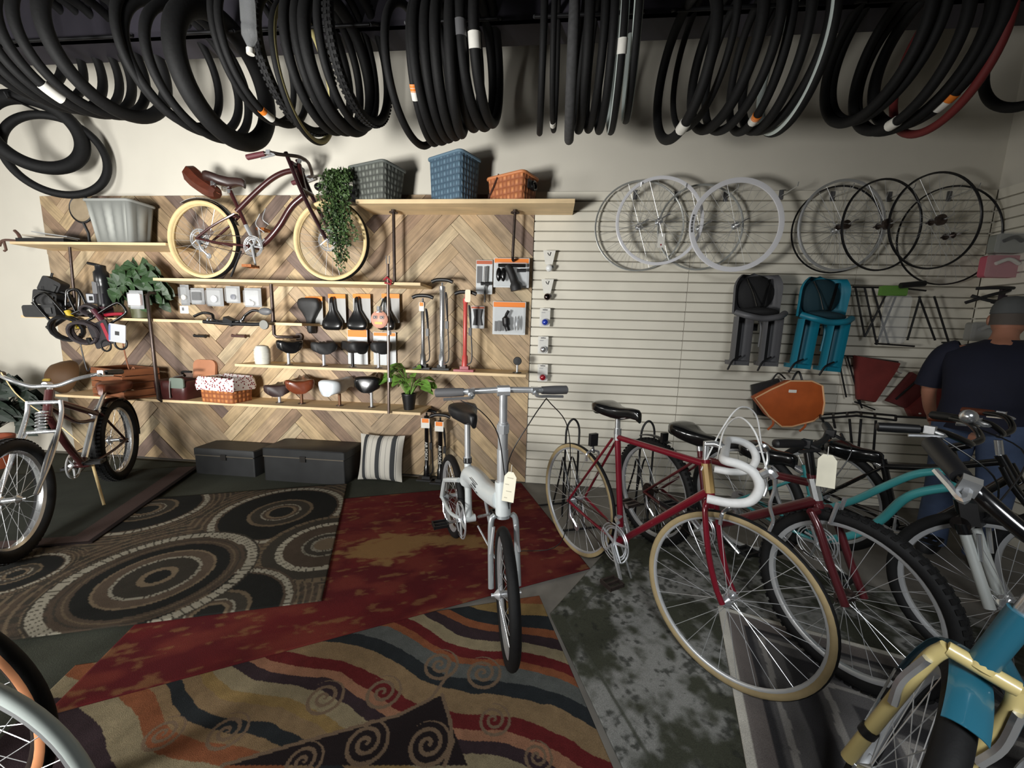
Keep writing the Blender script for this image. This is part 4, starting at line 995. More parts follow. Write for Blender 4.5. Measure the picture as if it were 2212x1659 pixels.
# ---------------------------------------------------------------- baskets
def basket(label, c, w, d, h, m, taper=.85, rz=0.0, rimm=None, lid=False, th=.012, name='wicker_basket', rr=.03, lean=0):
    """c centre of its base"""
    t = thing(name, label, 'basket', c, rot=(lean, 0, rz)); 
    def ring(wx, dy, z):
        pts = []
        for (sx, sy, a0) in ((1, -1, -PI/2), (1, 1, 0), (-1, 1, PI/2), (-1, -1, PI)):
            for k in range(4):
                a = a0+k*PI/6; pts.append((sx*(wx/2-rr)+rr*math.cos(a), sy*(dy/2-rr)+rr*math.sin(a), z))
        return pts
    N = 6; rings = [ring(w*(taper+(1-taper)*i/N), d*(taper+(1-taper)*i/N), h*i/N) for i in range(N+1)]
    if not lid: rings += [ring(w-2*th, d-2*th, h), ring(w*taper-2*th, d*taper-2*th, .02)]
    MB().loft(rings, uv=True).build('body', m, t, 50)
    rg = ring(w+.004, d+.004, h); MB().tube(rg, .011, 8, closed=True).build('rim', rimm or m, t)
    if lid: MB().loft([ring(w*.98, d*.98, h), ring(w*.97, d*.97, h+.012), ring(w*.8, d*.7, h+.02)]).build('lid', rimm or m, t)
    return t
GW = weave('grey_wicker', (128, 132, 124), (62, 64, 60), 34, 24); BW = weave('blue_wicker', (104, 132, 150), (60, 82, 100), 34, 24)
OWK = weave('orange_wicker', (214, 142, 92), (150, 84, 50), 30, 22); LGW = weave('light_grey_wicker', (176, 178, 172), (112, 114, 110), 14, 3); HON = weave('honey_wicker', (206, 134, 76), (132, 72, 38), 26, 26)
p = at(815, 424, 3.05); basket('grey wicker basket standing beside the trailing vine on the high shelf', (p.x, 3.06, zRT), .36, .24, .25, GW, .84, rimm=mat('grey_rim', (96, 100, 96), .7), rz=-.35)
p = at(980, 424, 3.05); basket('tall slate blue wicker basket in the middle of the high shelf', (p.x, 3.07, zRT), .33, .23, .315, BW, .93, rimm=mat('blue_rim', (98, 124, 142), .7), rz=-.5)
p = at(1106, 424, 3.05); t = basket('orange woven picnic basket with a black clasp on the high shelf', (p.x, 3.07, zRT), .33, .21, .175, OWK, .92, rimm=mat('orange_rim', (206, 132, 84), .6), rz=-.5, lid=True)
MB().box((.166, -.0, .11), (.012, .09, .06)).build('clasp_plate', BLKP, t); MB().torus((.19, 0, .10), (1, 0, 0), .028, .009, 20, 8).build('clasp_ring', BLKG, t)
MB().tube(smooth_path([(-.155, -.1, .03), (-.10, -.112, .1), (-.05, -.11, .19)], 4), .006, 6).build('strap', mat('dark_strap', (66, 36, 26), .5), t)
p = at(250, 521, 3.02); basket('light grey slatted wicker basket tapering down on the short high shelf', (p.x+.02, 3.07, zLT), .41, .22, .335, LGW, .8, rimm=mat('light_grey_rim', (150, 152, 148), .7), rz=.0)
# tray and board left of it
p = at(110, 514, 3.05); t = thing('folded_rack', 'flat black rack with pale slats lying beside the grey wicker basket', 'rack', (p.x, 3.05, zLT))
MB().box((0, 0, .02), (.46, .16, .03)).build('tray', BLKP, t); MB().box((.02, -.02, .05), (.40, .1, .012), rotm(0, .06, 0)).build('slat', mat('pale_slat', (176, 166, 150), .5), t); MB().box((.05, .0, .075), (.34, .09, .008), rotm(0, .12, 0)).build('slat', ALU, t)
MB().tube(smooth_path([(-.22, -.05, .02), (-.24, -.05, .07), (-.27, -.05, .10)], 3), .012, 6).build('arm', mat('rust_brown', (92, 66, 56), .6), t)
p = at(176, 452, 3.1); t = thing('round_mirror', 'round tan dish ringed in black behind the grey wicker basket', 'mirror', p)
MB().lathe([(.001, -.02), (.09, -.016), (.105, 0)], (0, 0, 0), 'y', 28).build('dish', mat('tan_dish', (150, 134, 110), .45, 0, .1, 20), t); MB().torus((0, 0, 0), (0, 1, 0), .108, .009, 36, 8).build('rim', BLKP, t)
MB().tube([(0, 0, -.105), (.0, .03, -.19), (.0, .03, zLT-p.z+.004)], .01, 8).build('stem', BLKP, t)
p = at(6, 521, 2.95); t = thing('iron_hook', 'rust brown branching hook at the free end of the short high shelf', 'hook', p)
MB().tube(smooth_path([(.10, .05, .01), (.03, 0, .01), (-.02, 0, -.01), (-.04, 0, -.04)], 4), .01, 8).tube([(.01, 0, .0), (.02, 0, -.07), (.0, 0, -.08)], .009, 8).build('arm', mat('rust_brown', (92, 66, 56), .6), t)
# ---------------------------------------------------------------- plants
LG1 = mat('dark_leaf', (46, 70, 40), .5, 0, .3, 14); LG2 = mat('vine_leaf', (62, 84, 44), .55, 0, .35, 20); LG3 = mat('bright_leaf', (104, 146, 62), .45, 0, .3, 14); LG4 = mat('deep_shade_leaf', (30, 42, 32), .55, 0, .3, 14)
rp = random.Random(5)
def rdir(): 
    v = V((rp.gauss(0, 1), rp.gauss(0, 1), rp.gauss(0, 1))); return v.normalized()
p = at(742, 372, 2.99); t = thing('trailing_vine', 'dense trailing green vine hanging off the end of the high basket shelf', 'plant', (p.x, 2.99, zRT))
MB().lathe([(.001, 0), (.055, 0), (.07, .11), (.06, .11), (.05, .02), (.001, .02)], (0.02, .05, 0), 'z', 20).build('pot', GREYP, t)
fl = MB(); st = MB()
for k in range(46):
    a = rp.uniform(0, 2*PI); x0 = rp.gauss(0, .055); L = rp.uniform(.25, .62)*(1-abs(x0)*2.0)
    pts = [V((x0*.4+.01, .02, .13)), V((x0*.8, -.05, .20)), V((x0, -.11, .08)), V((x0+rp.gauss(0, .01), -.11+rp.gauss(0, .015), .05-L*.5)), V((x0+.03+rp.gauss(0, .02), -.1+rp.gauss(0, .015), .08-L))]
    sp = smooth_path(pts, 7); st.tube(sp, .0015, 4, caps=False)
    for q in sp[3:]:
        for _ in range(2):
            d = rdir(); d.z -= .5; fl.leaf(q+rdir()*.006, d, rdir(), rp.uniform(.022, .036), rp.uniform(.012, .02), droop=.3)
fl.build('foliage', LG2, t, 0); st.build('stems', LG4, t, 0)
def leafy(label, c, n, R, L, Wd, m, name='potted_plant', pot=None, squash=1.0, hang=0.0, stem=True, dz=0.0, face=False):
    t = thing(name, label, 'plant', c); f = MB(); s = MB()
    for k in range(n):
        d = rdir(); d.z = abs(d.z)*squash-hang; e = V((d.x*R, d.y*R*.6, dz+d.z*R+R*.35)); base = V((d.x*.02, d.y*.02, dz if not hang else dz))
        s.tube(smooth_path([base, (base+e)*.5+V((0, 0, .05)), e], 4), .0028, 5, caps=False)
        ld = V((d.x, d.y*.6-.25, -.15+.35*d.z)); f.leaf(e, V((d.x*.8+rp.gauss(0, .25), -.1, -.55+.5*d.z)) if face else ld, V((rp.gauss(0, .35), -1, .35)) if face else V((rp.gauss(0, .3), -.5, 1)), L*rp.uniform(.7, 1.2), Wd*rp.uniform(.7, 1.2), droop=.35)
    f.build('foliage', m, t, 0); s.build('stems', m, t, 0)
    if pot: pot(t)
    return t
p = at(290, 640, 3.0); leafy('bushy green pothos plant beside the black bottle on the lock shelf', (p.x, 3.04, zLK), 95, .17, .12, .115, LG1, 'pothos_plant', lambda t: MB().lathe([(.001, 0), (.06, 0), (.075, .12), (.06, .12), (.05, .02), (.001, .02)], (0, 0, 0), 'z', 20).build('pot', mat('olive_pot', (84, 86, 60), .5), t), dz=.20, hang=.55, squash=1.7, face=True)
p = at(881, 882, 3.02); leafy('small bright green plant in a black pot at the end of the lowest shelf', (p.x, 3.05, zLO), 34, .17, .10, .075, LG3, 'potted_plant', lambda t: MB().lathe([(.001, 0), (.042, 0), (.06, .125), (.062, .125), (.062, .135), (.05, .135), (.04, .02), (.001, .02)], (0, 0, 0), 'z', 24).build('pot', BLKP, t), dz=.12)
p = at(25, 990, 2.9); leafy('dark leafy plant standing by the wall behind the chrome cruiser', (p.x-.02, 2.78, 0), 120, .42, .16, .12, LG4, 'potted_plant', lambda t: MB().lathe([(.001, 0), (.12, 0), (.16, .28), (.14, .28), (.12, .03), (.001, .03)], (0, 0, 0), 'z', 24).build('pot', mat('terracotta', (150, 74, 44), .7), t), dz=.3, face=True)
# ================================================================== goods on and before the wall
WF = WALL-.006            # face of the planks
def rr_poly(w, h, r, n=4):
    out = []
    for (sx, sy, a0) in ((1, -1, -PI/2), (1, 1, 0), (-1, 1, PI/2), (-1, -1, PI)):
        for k in range(n+1):
            a = a0+k*PI/2/n; out.append((sx*(w/2-r)+r*math.cos(a), sy*(h/2-r)+r*math.sin(a)))
    return out
def plate(m, c, w, h, d, r=.004, mi=0):      # upright rounded plate facing the room; c = centre of its front
    c = V(c); m.prism(rr_poly(w, h, r), lambda a, b, q: c+V((a, q, b)), 0, d, mi); return m
def sizes(px0, py0, px1, py1, Y):
    a, b = at(px0, py0, Y), at(px1, py1, Y); c = at((px0+px1)/2, (py0+py1)/2, Y); return c, b.x-a.x, a.z-b.z
def peg(t, top, length, y0=0):
    MB().tube([top+V((0, y0, 0)), top+V((0, y0+length, 0))], .0025, 6).build('hanging_peg', ALU, t)
# ---- saddles
def saddle_obj(label, c, m, dims, tilt=0.0, yaw=0.0, post=None, group=None, postm=ALU, base=True):
    t = thing('bicycle_saddle', label, 'saddle', c, group=group); R_ = rotm(0, 0, yaw) @ rotm(0, -tilt, 0)
    h = post or 0
    saddle_mb(*dims).xf(xfm((0, 0, h), R_)).build('cover', m, t, 60)
    mm = MB(); 
    for y in (-.02, .02): mm.tube(smooth_path([R_ @ V((-.09, y*2, -.035))+V((0, 0, h)), R_ @ V((-.04, y, -.06))+V((0, 0, h)), R_ @ V((.05, y, -.06))+V((0, 0, h)), R_ @ V((.1, y*.4, -.03))+V((0, 0, h))], 4), .0035, 6)
    mm.build('rail', CHROME, t)
    if post:
        MB().cyl((0, 0, .004), (0, 0, post-.05), .0125).build('post', postm, t)
        if base: MB().lathe([(.001, 0), (.03, 0), (.03, .005), (.001, .005)], (0, 0, 0), 'z', 18).build('stand_plate', STEELD, t)
    return t
MATB = mat('matte_black_saddle', (30, 30, 31), .6, 0, .2, 40); GLS = mat('gloss_black_saddle', (16, 16, 17), .25, coat=.3); BRS = mat('brown_saddle', (112, 56, 34), .3, 0, .15, 20, coat=.3); WHS = mat('white_saddle', (206, 212, 216), .35, 0, .06, 20)
def post_saddle(px, py, ptop, z, label, m, dims, yaw, tilt=0.05, Y=3.06, pm=ALU):
    p = at(px, py, Y); top = at(px, ptop, Y).z
    return saddle_obj(label, (p.x, Y, z), m, dims, tilt, yaw, post=top-z, group=None, postm=pm)
YW = 2.2
post_saddle(624, 785, 730, zSA, 'black saddle with a split back, nearest the white cup on the middle shelf', GLS, (.28, .20, .11, .04, .03), YW+.15, .1)
post_saddle(700, 786, 736, zSA, 'broad black saddle second from the white cup on the middle shelf', MATB, (.27, .20, .10, .04, .02), YW, .06)
post_saddle(762, 788, 738, zSA, 'black saddle turned aside before a white card on the middle shelf', MATB, (.26, .17, .09, .04), YW+.5, .06, pm=BLKP)
post_saddle(818, 790, 738, zSA, 'black saddle behind the slim steel post on the middle shelf', MATB, (.26, .17, .09, .04), YW+.1, .06)
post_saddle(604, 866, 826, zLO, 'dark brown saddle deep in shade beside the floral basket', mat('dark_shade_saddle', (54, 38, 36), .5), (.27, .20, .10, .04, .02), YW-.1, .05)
post_saddle(652, 868, 812, zLO, 'glossy brown leather saddle on the lowest shelf', BRS, (.28, .22, .12, .04, .035), YW-.1, .14, pm=mat('rust_post', (120, 86, 64), .4, .6))
post_saddle(734, 873, 818, zLO, 'white saddle on the lowest shelf', WHS, (.30, .20, .12, .04), 1.3, .1, pm=mat('rust_post', (120, 86, 64), .4, .6))
post_saddle(803, 876, 810, zLO, 'glossy black saddle on the lowest shelf beside the small potted plant', GLS, (.27, .22, .12, .04), YW-.5, .12)
def carded(px, py, label, m, nose_up=True, dims=(.27, .15, .06, .035), card=True, cw=.155, ch=.24, dy=0):
    p = at(px, py, 3.14); t = thing('carded_saddle', label, 'saddle', p)
    if card:
        cc = V((.025, .055, .045+dy)); plate(MB(), cc, cw, ch, .002).build('card', mat('grey_card', (168, 168, 166), .7), t, 0)
        plate(MB(), cc+V((0, -.0012, ch/2-.018)), cw, .036, .001).build('card_header', ORANGE, t, 0)
    R_ = rotm(0, 0, 0); B = Matrix(((0, 1, 0), (0, 0, -1), (1 if nose_up else -1, 0, 0))).transposed() if False else None
    # nose up: +x -> +z ; top(+z) -> -y
    M3 = Matrix(((0, -1 if nose_up else 1, 0), (0, 0, -1), (1 if nose_up else -1, 0, 0)))
    s = saddle_mb(*dims).xf(xfm((0, 0, 0), M3)).build('saddle', m, t, 60)
    mm = MB()
    for y in (-.018, .018): mm.tube([M3 @ V((-.09, y*2, -.035)), M3 @ V((-.02, y, -.055)), M3 @ V((.10, y*.5, -.03))], .0035, 6)
    mm.build('rail', CHROME, s); MB().tube([V((0, .03, .03)), V((0, .09, .03))], .004, 6).build('hanging_peg', ALU, t)
    return t
carded(665, 682, 'wide black saddle hanging nose down on an orange topped card', MATB, False, (.30, .20, .09, .045))
carded(715, 677, 'slim black saddle hanging nose up, next to the nose down saddle', GLS, True, (.28, .18, .07, .035))
carded(769, 677, 'slim black saddle hanging nose up, next but one from the nose down saddle', GLS, True, (.28, .18, .07, .035))
carded(832, 677, 'slim black saddle hanging nose up behind the monkey pouch', GLS, True, (.28, .16, .07, .035))
# white card packs behind the upright saddles
def card_pack(label, box, Y, head=.2, hm=ORANGE, cm=None, name='card_pack', cat='package'):
    c, w, h = sizes(*box, Y); t = thing(name, label, cat, c)
    plate(MB(), (0, 0, 0), w, h, .003).build('card', cm or mat('pale_card', (200, 204, 206), .6), t, 0)
    if head: plate(MB(), (0, -.0012, h/2-h*head/2-.004), w*.96, h*head, .001).build('card_header', hm, t, 0)
    MB().tube([V((0, .0, h/2-.012)), V((0, WF-c.y, h/2-.012))], .0025, 6).build('hanging_peg', ALU, t)
    return t, w, h
card_pack('white card with a broad orange header behind the turned aside saddle', (750, 711, 795, 788), 3.20, .2)
card_pack('white card with a thin orange header behind the slim steel post', (806, 717, 856, 790), 3.21, .1)
# monkey-like pouch
p = at(820, 690, 2.905); t = thing('round_pouch', 'round pink leather pouch with metal eyes and a yellow slot on the steel post', 'pouch', p)
MB().lathe([(.001, -.02), (.05, -.018), (.068, -.006), (.068, .006), (.05, .018), (.001, .02)], (0, 0, 0), 'y', 32).build('body', mat('pink_leather', (196, 142, 122), .5, 0, .08, 30), t)
for s in (-1, 1):
    plate(MB(), (s*.027, -.022, .015), .034, .026, .006, .006).build('eye_plate', mat('dark_brown_plate', (74, 44, 36), .4), t); MB().ell((s*.027, -.024, .016), (.009, .006, .007), 10, 8).build('eye_glint', CHROME, t)
plate(MB(), (0, -.021, -.028), .062, .018, .004, .004).build('slot', mat('yellow_plate', (196, 168, 70), .5), t)
MB().lathe([(.001, .10), (.02, .10), (.022, .075), (.014, .066), (.03, .058), (.03, .052), (.001, .05)], (0, 0, 0), 'z', 18).build('bell', CHROME, t)
MB().tube([V((0, .0, .07)), V((.03, .012, .16))], .006, 6).build('strap', BLKP, t)
# cup, cushion, dark bag, floral basket, crate, hat
p = at(566, 781, 3.02); t = thing('cup', 'cloudy white plastic cup at the wicker end of the middle shelf', 'cup', (p.x, 3.03, zSA))
MB().lathe([(.001, 0), (.056, 0), (.062, .06), (.06, .12), (.045, .15), (.02, .158), (.001, .16)], (0, 0, 0), 'z', 24).build('body', mat('cloudy_white', (206, 206, 196), .4, 0, .08, 30), t)
for z in (.03, .06, .09): MB().torus((0, 0, z), (0, 0, 1), .0605, .003, 28, 6).build('rib', PAPER, t)
c, w, h = sizes(411, 753, 463, 800, 3.19); t = thing('tan_back_pad', 'tan rounded leather pad leaning on the planks behind the floral basket', 'pad', (c.x, c.y, zLO), rot=(-.12, 0, 0))
plate(MB(), (0, -.02, .20), w, .26, .025, .05).build('pad', mat('tan_leather', (182, 124, 90), .6, 0, .06, 15), t); MB().box((0, 0, .05), (.03, .02, .10)).build('bracket', STEELD, t)
p = at(392, 855, 3.06); t = thing('leather_pannier', 'dark brown leather pannier with a grey buckle strap beside the floral basket', 'bag', (p.x, 3.06, zLO))
LD = mat('dark_oxblood_leather', (66, 30, 28), .4, 0, .2, 20)
MB().loft([[V((x*w_, y*d_, z)) for x, y in rr_poly(1, 1, .15)] for (w_, d_, z) in ((.26, .2, 0), (.30, .23, .06), (.31, .23, .15), (.30, .2, .165), (.27, .16, .15), (.26, .14, .06))]).build('body', LD, t, 60)
MB().tube(smooth_path([(.02, -.12, .02), (.03, -.125, .12), (.03, -.10, .185), (.03, 0, .20)], 4), .013, 8, flat=.4).build('strap', mat('grey_strap', (140, 136, 132), .5), t); plate(MB(), (.09, -.121, .15), .13, .09, .012, .02).build('flap', mat('grey_green_flap', (104, 116, 106), .5), t); MB().tube(smooth_path([(.0, .05, .19), (.05, -.02, .235), (.15, -.03, .24)], 4), .01, 8).build('handle', BLKP, t)
p = at(486, 872, 3.0); t = basket('honey wicker basket lined with white floral cloth on the lowest shelf', (p.x, 3.03, zLO), .34, .22, .19, HON, .95, rz=-.1, rimm=mat('honey_rim', (190, 120, 66), .7))
def cloth_mat():
    m = mat('floral_cloth', (226, 220, 220), .85); nt = m.node_tree; b = nt.nodes['Principled BSDF']; tc = nt.nodes.new('ShaderNodeTexCoord'); vo = nt.nodes.new('ShaderNodeTexVoronoi'); vo.inputs['Scale'].default_value = 52
    nt.links.new(tc.outputs['Object'], vo.inputs['Vector']); rp_ = nt.nodes.new('ShaderNodeValToRGB'); rp_.color_ramp.elements[0].position = .34; rp_.color_ramp.elements[1].position = .40
    rp_.color_ramp.elements[0].color = (*lin((128, 34, 44)), 1); rp_.color_ramp.elements[1].color = (*lin((228, 222, 222)), 1); nt.links.new(vo.outputs['Distance'], rp_.inputs['Fac']); nt.links.new(rp_.outputs['Color'], b.inputs['Base Color']); return m
rg = []
for (ww, dd, z) in ((.375, .255, .105), (.385, .265, .14), (.375, .255, .185), (.35, .225, .215), (.31, .19, .21), (.29, .17, .14)):
    rg.append([V((x*ww*(1+.012*math.sin(k*2.1)), y*dd*(1+.02*math.sin(k*2.9)), z+.006*math.sin(k*1.7))) for k, (x, y) in enumerate(rr_poly(1, 1, .12, 5))])
MB().loft(rg, caps=False).build('lining', cloth_mat(), t, 70)
c = at(272, 838, 3.02); t = thing('crate', 'brown slatted wooden crate on the lowest shelf behind the cruiser saddle', 'crate', (c.x, 3.03, zLO), 0, rot=(0, 0, -.25))
CR = wood('crate_wood', (124, 74, 44), .3, 5)
mm = MB(); mm.box((0, 0, .008), (.46, .26, .016), uv=True)
for s in (-1, 1):
    for z in (.05, .11, .17, .23): mm.box((0, s*.125, z), (.46, .012, .052), uv=True); mm.box((s*.224, 0, z), (.012, .24, .052), uv=True)
mm.build('body', CR, t, 0)
for s in (-1, 1):
    for q in (-1, 1): MB().box((s*.212, q*.113, .13), (.016, .014, .25), uv=True).build('corner_post', CR, t, 0)
p = at(150, 842, 3.05); t = thing('straw_hat', 'rounded brown straw hat with a yellow band propped on the lowest shelf end', 'hat', (p.x-.03, 3.08, zLO+.135), rot=(1.25, 0, -.25))
MB().lathe([(.15, 0), (.155, .02), (.13, .07), (.09, .12), (.04, .14), (.001, .142)], (0, 0, 0), 'z', 30).build('crown', weave('straw', (146, 112, 66), (84, 58, 32), 60, 60), t, 60); MB().tube(smooth_path([(-.05, -.06, .132), (0, -.055, .142), (.06, -.05, .135)], 4), .012, 8, flat=.5).build('band', mat('yellow_band', (176, 150, 66), .6), t)
# ---- parts in clear packs under the long shelf
def blister(label, box, Y, prod, group=None, name='blister_pack'):
    c, w, h = sizes(*box, Y); t = thing(name, label, 'package', c, group=group)
    plate(MB(), (0, 0, 0), w, h, .002).build('card', mat('silver_card', (138, 140, 142), .45), t, 0); plate(MB(), (0, -.026, -.004), w*.9, h*.8, .024, .01).build('clear_shell', CLEAR, t, 0)
    prod(t, w, h); MB().tube([V((0, .0, h/2-.006)), V((0, WF-c.y, h/2-.006))], .002, 5).build('hanging_peg', ALU, t); return t
def p_disc(m, r=.02, x=0, z=0): return lambda t, w, h: MB().lathe([(.001, -.02), (r, -.018), (r, -.006), (.001, -.004)], (x, 0, z), 'y', 20).build('product', m, t)
def p_box(m, fw=.5, fh=.5, x=0, z=0): return lambda t, w, h: plate(MB(), (x, -.02, z), w*fw, h*fh, .016, .006).build('product', m, t)
blister('clear pack with a white puck, first under the long shelf from the plant', (388, 615, 411, 660), 3.16, p_disc(PAPER, .022, 0, -.02))
blister('clear pack with a dark square part, second under the long shelf from the plant', (411, 622, 443, 658), 3.17, p_box(BLKP, .6, .5))
blister('clear pack with a grey ring light, third under the long shelf from the plant', (445, 622, 484, 662), 3.16, p_disc(ALU, .03, 0, -.015))
blister('clear pack with a dark blue knob, fourth under the long shelf from the plant', (487, 618, 520, 655), 3.17, p_disc(mat('navy_plastic', (32, 38, 66), .3), .022, .01, -.02))
blister('clear pack with two white bells, nearest the short pipe under the long shelf', (527, 622, 566, 664), 3.16, lambda t, w, h: [MB().ell((x, -.016, z), (.02, .014, .02), 14, 10).build('product', WHITE, t) for x, z in ((-.03, -.035), (.0, -.05))])
# shelf-side packs
blister('clear boxed white device hanging before the pothos', (278, 627, 312, 668), 2.92, p_box(mat('white_red_box', (226, 208, 206), .5), .9, .6))
# ---- handlebar with mirror
p = at(500, 690, 2.93); t = thing('display_handlebar', 'black display handlebar with mirrors clamped to the eye level shelf', 'handlebar', (p.x, 2.92, zLK))
MB().tube(smooth_path([(-.30, -.02, .03), (-.22, -.02, .06), (-.14, -.02, .05), (-.10, -.03, .0), (.10, -.03, .0), (.15, -.02, .05), (.22, -.02, .09), (.30, -.02, .08)], 5), .011, 10).build('bar', BLKG, t)
MB().tube([(-.20, -.04, -.01), (.0, -.04, -.02), (.22, -.04, -.02), (.30, -.04, -.015)], .014, 10).build('lower_bar', BLKP, t)
MB().box((.02, -.03, .0), (.08, .05, .05), rotm(.2, .4, 0)).build('clamp', BLKP, t); MB().ell((.33, -.03, .085), (.055, .02, .03), 16, 10).build('grip', GREYP, t)
MB().lathe([(.001, -.01), (.036, -.008), (.038, 0), (.036, .008), (.001, .01)], (.33, -.05, -.02), 'y', 24).build('mirror', mat('mirror_grey', (120, 120, 114), .5, 0), t)
for x in (-.17, .12): MB().torus((x, -.02, .005), (1, 0, 0), .016, .006, 16, 6).build('clamp_ring', CHROME, t)
p = at(398, 669, 2.90); t = thing('price_card', 'small white card at the plant end of the display handlebar', 'tag', p); plate(MB(), (0, 0, 0), .075, .06, .0015).build('card', PAPER, t, 0); MB().box((-.01, -.001, .005), (.018, .0008, .025)).build('mark', GREYP, t, 0)
for (px, lab, mm_, L) in ((432, 'dark bar grip on a plank peg nearest the long pipe', BLKP, .11), (516, 'brown bar grip on a plank peg below the display handlebar', mat('brown_grip', (74, 48, 44), .6), .13)):
    p = at(px, 726, 3.18); t = thing('bar_grip', lab, 'grip', p); MB().tube([(-L/2, 0, .004), (-L*.3, 0, 0), (L*.45, 0, 0), (L*.47, 0, 0), (L/2, 0, 0)], [.014, .0115, .0115, .017, .017], 12).build('grip', mm_, t); MB().tube([(0, 0, 0), (0, WF-3.18, .0)], .005, 6).build('peg', STEELD, t)
# ---- lock cluster
def u_lock(label, px, py, Y, rz, col, s=1.0):
    p = at(px, py, Y); t = thing('bike_lock', label, 'lock', p, rot=(0, rz, .2))
    MB().tube(smooth_path([(-.05*s, 0, 0), (-.05*s, 0, .14*s), (-.03*s, 0, .18*s), (.03*s, 0, .18*s), (.05*s, 0, .14*s), (.05*s, 0, 0)], 4), .010, 10).build('shackle', BLKG, t); MB().tube([(-.09*s, 0, -.01), (.09*s, 0, -.01)], .021, 12).build('crossbar', col, t); return t
YEL = mat('lock_yellow', (196, 168, 46), .4); REDP = mat('lock_red', (150, 30, 48), .4); SILV = mat('silver_card2', (178, 180, 184), .4)
def coil_lock(label, px, py, Y, R_, n, m, r=.008, tilt=.3):
    p = at(px, py, Y); t = thing('cable_lock', label, 'lock', p, rot=(tilt, 0, .3)); pts = []
    for k in range(n*16): a = k*2*PI/16; pts.append(V((math.cos(a)*R_*(1+.04*math.sin(k*.7)), -.004*k/16*2.2, math.sin(a)*R_*.9)))
    MB().tube(pts, r, 7).build('cable', m, t); MB().tube([(R_*.3, -.05, -R_*.9), (R_*.3, -.05, -R_*.4)], .016, 10).build('lock_head', BLKP, t); return t
for (px, py, Y, w, h, d, rz, lab) in ((116, 620, 3.0, .15, .14, .08, .5, 'dark angular lock box topmost in the lock heap'), (108, 645, 2.96, .18, .12, .09, .2, 'black folding lock in the middle of the lock heap'), (98, 672, 2.93, .25, .10, .1, -.05, 'long black lock bag lying at the wall end of the lock heap')):
    p = at(px, py, Y); t = thing('folding_lock', lab, 'lock', p, rot=(0, rz, .2)); mm = MB(); plate(mm, (0, -d/2, 0), w, h, d, .02).build('body', MATB, t, 50); MB().box((w*.3, -d/2-.004, 0), (w*.2, .008, h*.5)).build('latch', BLKG, t)
    MB().tube([(-w*.3, 0, h*.4), (-w*.35, 0, h*.75)], .008, 6).build('knob', BLKP, t)
u_lock('black U lock standing under the thin dark pipe', 156, 672, 2.99, .15, BLKP)
u_lock('black U lock with a grey crossbar between the pipe and the boxed lock', 178, 672, 2.96, -.3, mat('grey_bar', (96, 94, 94), .4))
coil_lock('black coiled cable lock drooping over the shelf end', 150, 708, 2.88, .11, 5, BLKP, .012)
t = u_lock('yellow and black U lock lying slanted over the lock heap', 160, 690, 2.88, 1.15, YEL, .9)
coil_lock('thick grey black coiled lock hanging below the slanted yellow lock', 188, 716, 2.87, .10, 6, mat('grey_black_cable', (54, 48, 50), .5), .013)
coil_lock('upright black coiled cable lock leaning behind the U locks', 138, 650, 3.02, .075, 5, BLKP, .011, -.2)
coil_lock('small dark coiled lock resting before the boxed lock', 196, 668, 2.92, .05, 4, mat('grey_black_cable', (54, 48, 50), .5), .011, .5)
u_lock('tall black U lock leaning out past the shelf end', 128, 690, 2.9, -.6, BLKP, 1.3)
u_lock('black U lock with a maroon crossbar lying against the dark red lined card', 222, 690, 2.9, 1.0, mat('maroon_bar', (74, 30, 42), .4), 1.1)
p = at(218, 722, 2.87); t = thing('lock_card', 'dark red lined lock card hanging beside the silver lock card', 'lock', p, rot=(0, -.35, 0)); plate(MB(), (0, 0, 0), .19, .20, .012, .01).build('card', mat('dark_card', (34, 30, 34), .5), t); plate(MB(), (.05, -.002, 0), .03, .16, .014, .01).build('edge_stripe', REDP, t); MB().torus((.0, .0, -.10), (0, 1, 0), .045, .007, 28, 8).build('cable_loop', BLKP, t)
c = at(253, 720, 2.86); t = thing('lock_card', 'silver lock card with a black square hanging off the shelf edge', 'lock', c, rot=(0, .12, .1)); plate(MB(), (0, 0, 0), .135, .15, .006, .008).build('card', SILV, t, 0); plate(MB(), (.0, -.001, .0), .035, .032, .001, .002).build('square_mark', BLKP, t, 0); plate(MB(), (-.062, -.001, 0), .014, .13, .008, .004).build('blue_edge', mat('blue_edge', (88, 104, 150), .4), t, 0); MB().torus((.02, .01, -.08), (0, 1, 0), .05, .008, 28, 8).build('cable_loop', BLKP, t)
c = at(207, 645, 2.99); t = thing('lock_box', 'boxed lock with a pale front standing behind the slanted yellow lock', 'lock', c); MB().box((0, .03, 0), (.16, .08, .085)).build('box', mat('dark_box', (48, 46, 52), .5), t, 0); plate(MB(), (-.04, -.012, 0), .07, .07, .002).build('pale_front', SILV, t, 0); plate(MB(), (-.03, -.014, 0), .035, .035, .002).build('window', BLKP, t, 0)
c = at(210, 672, 2.96); t = thing('lock_box', 'low dark lock pack with a round white badge under the boxed lock', 'lock', c); MB().box((0, .02, 0), (.18, .07, .075)).build('box', mat('maroon_box', (62, 36, 44), .5), t, 0); MB().lathe([(.001, -.004), (.02, -.004), (.02, 0), (.001, 0)], (-.05, -.016, .0), 'y', 18).build('badge', PAPER, t)
p = at(238, 683, 2.94); t = thing('cable_lock', 'crimson tube cable lock lying on the shelf edge', 'lock', p); MB().tube(smooth_path([(-.10, 0, -.01), (-.03, 0, .01), (.06, 0, .02), (.13, 0, .022)], 4), .014, 10).build('cable', REDP, t); MB().ell((-.105, 0, -.012), (.022, .02, .02), 12, 8).build('end_cap', mat('pink_cap', (224, 138, 138), .4), t)
p = at(222, 640, 3.05); t = thing('water_bottle', 'tall black bottle standing beside the pothos plant', 'bottle', (at(222, 620, 3.02).x, 3.02, zLK))
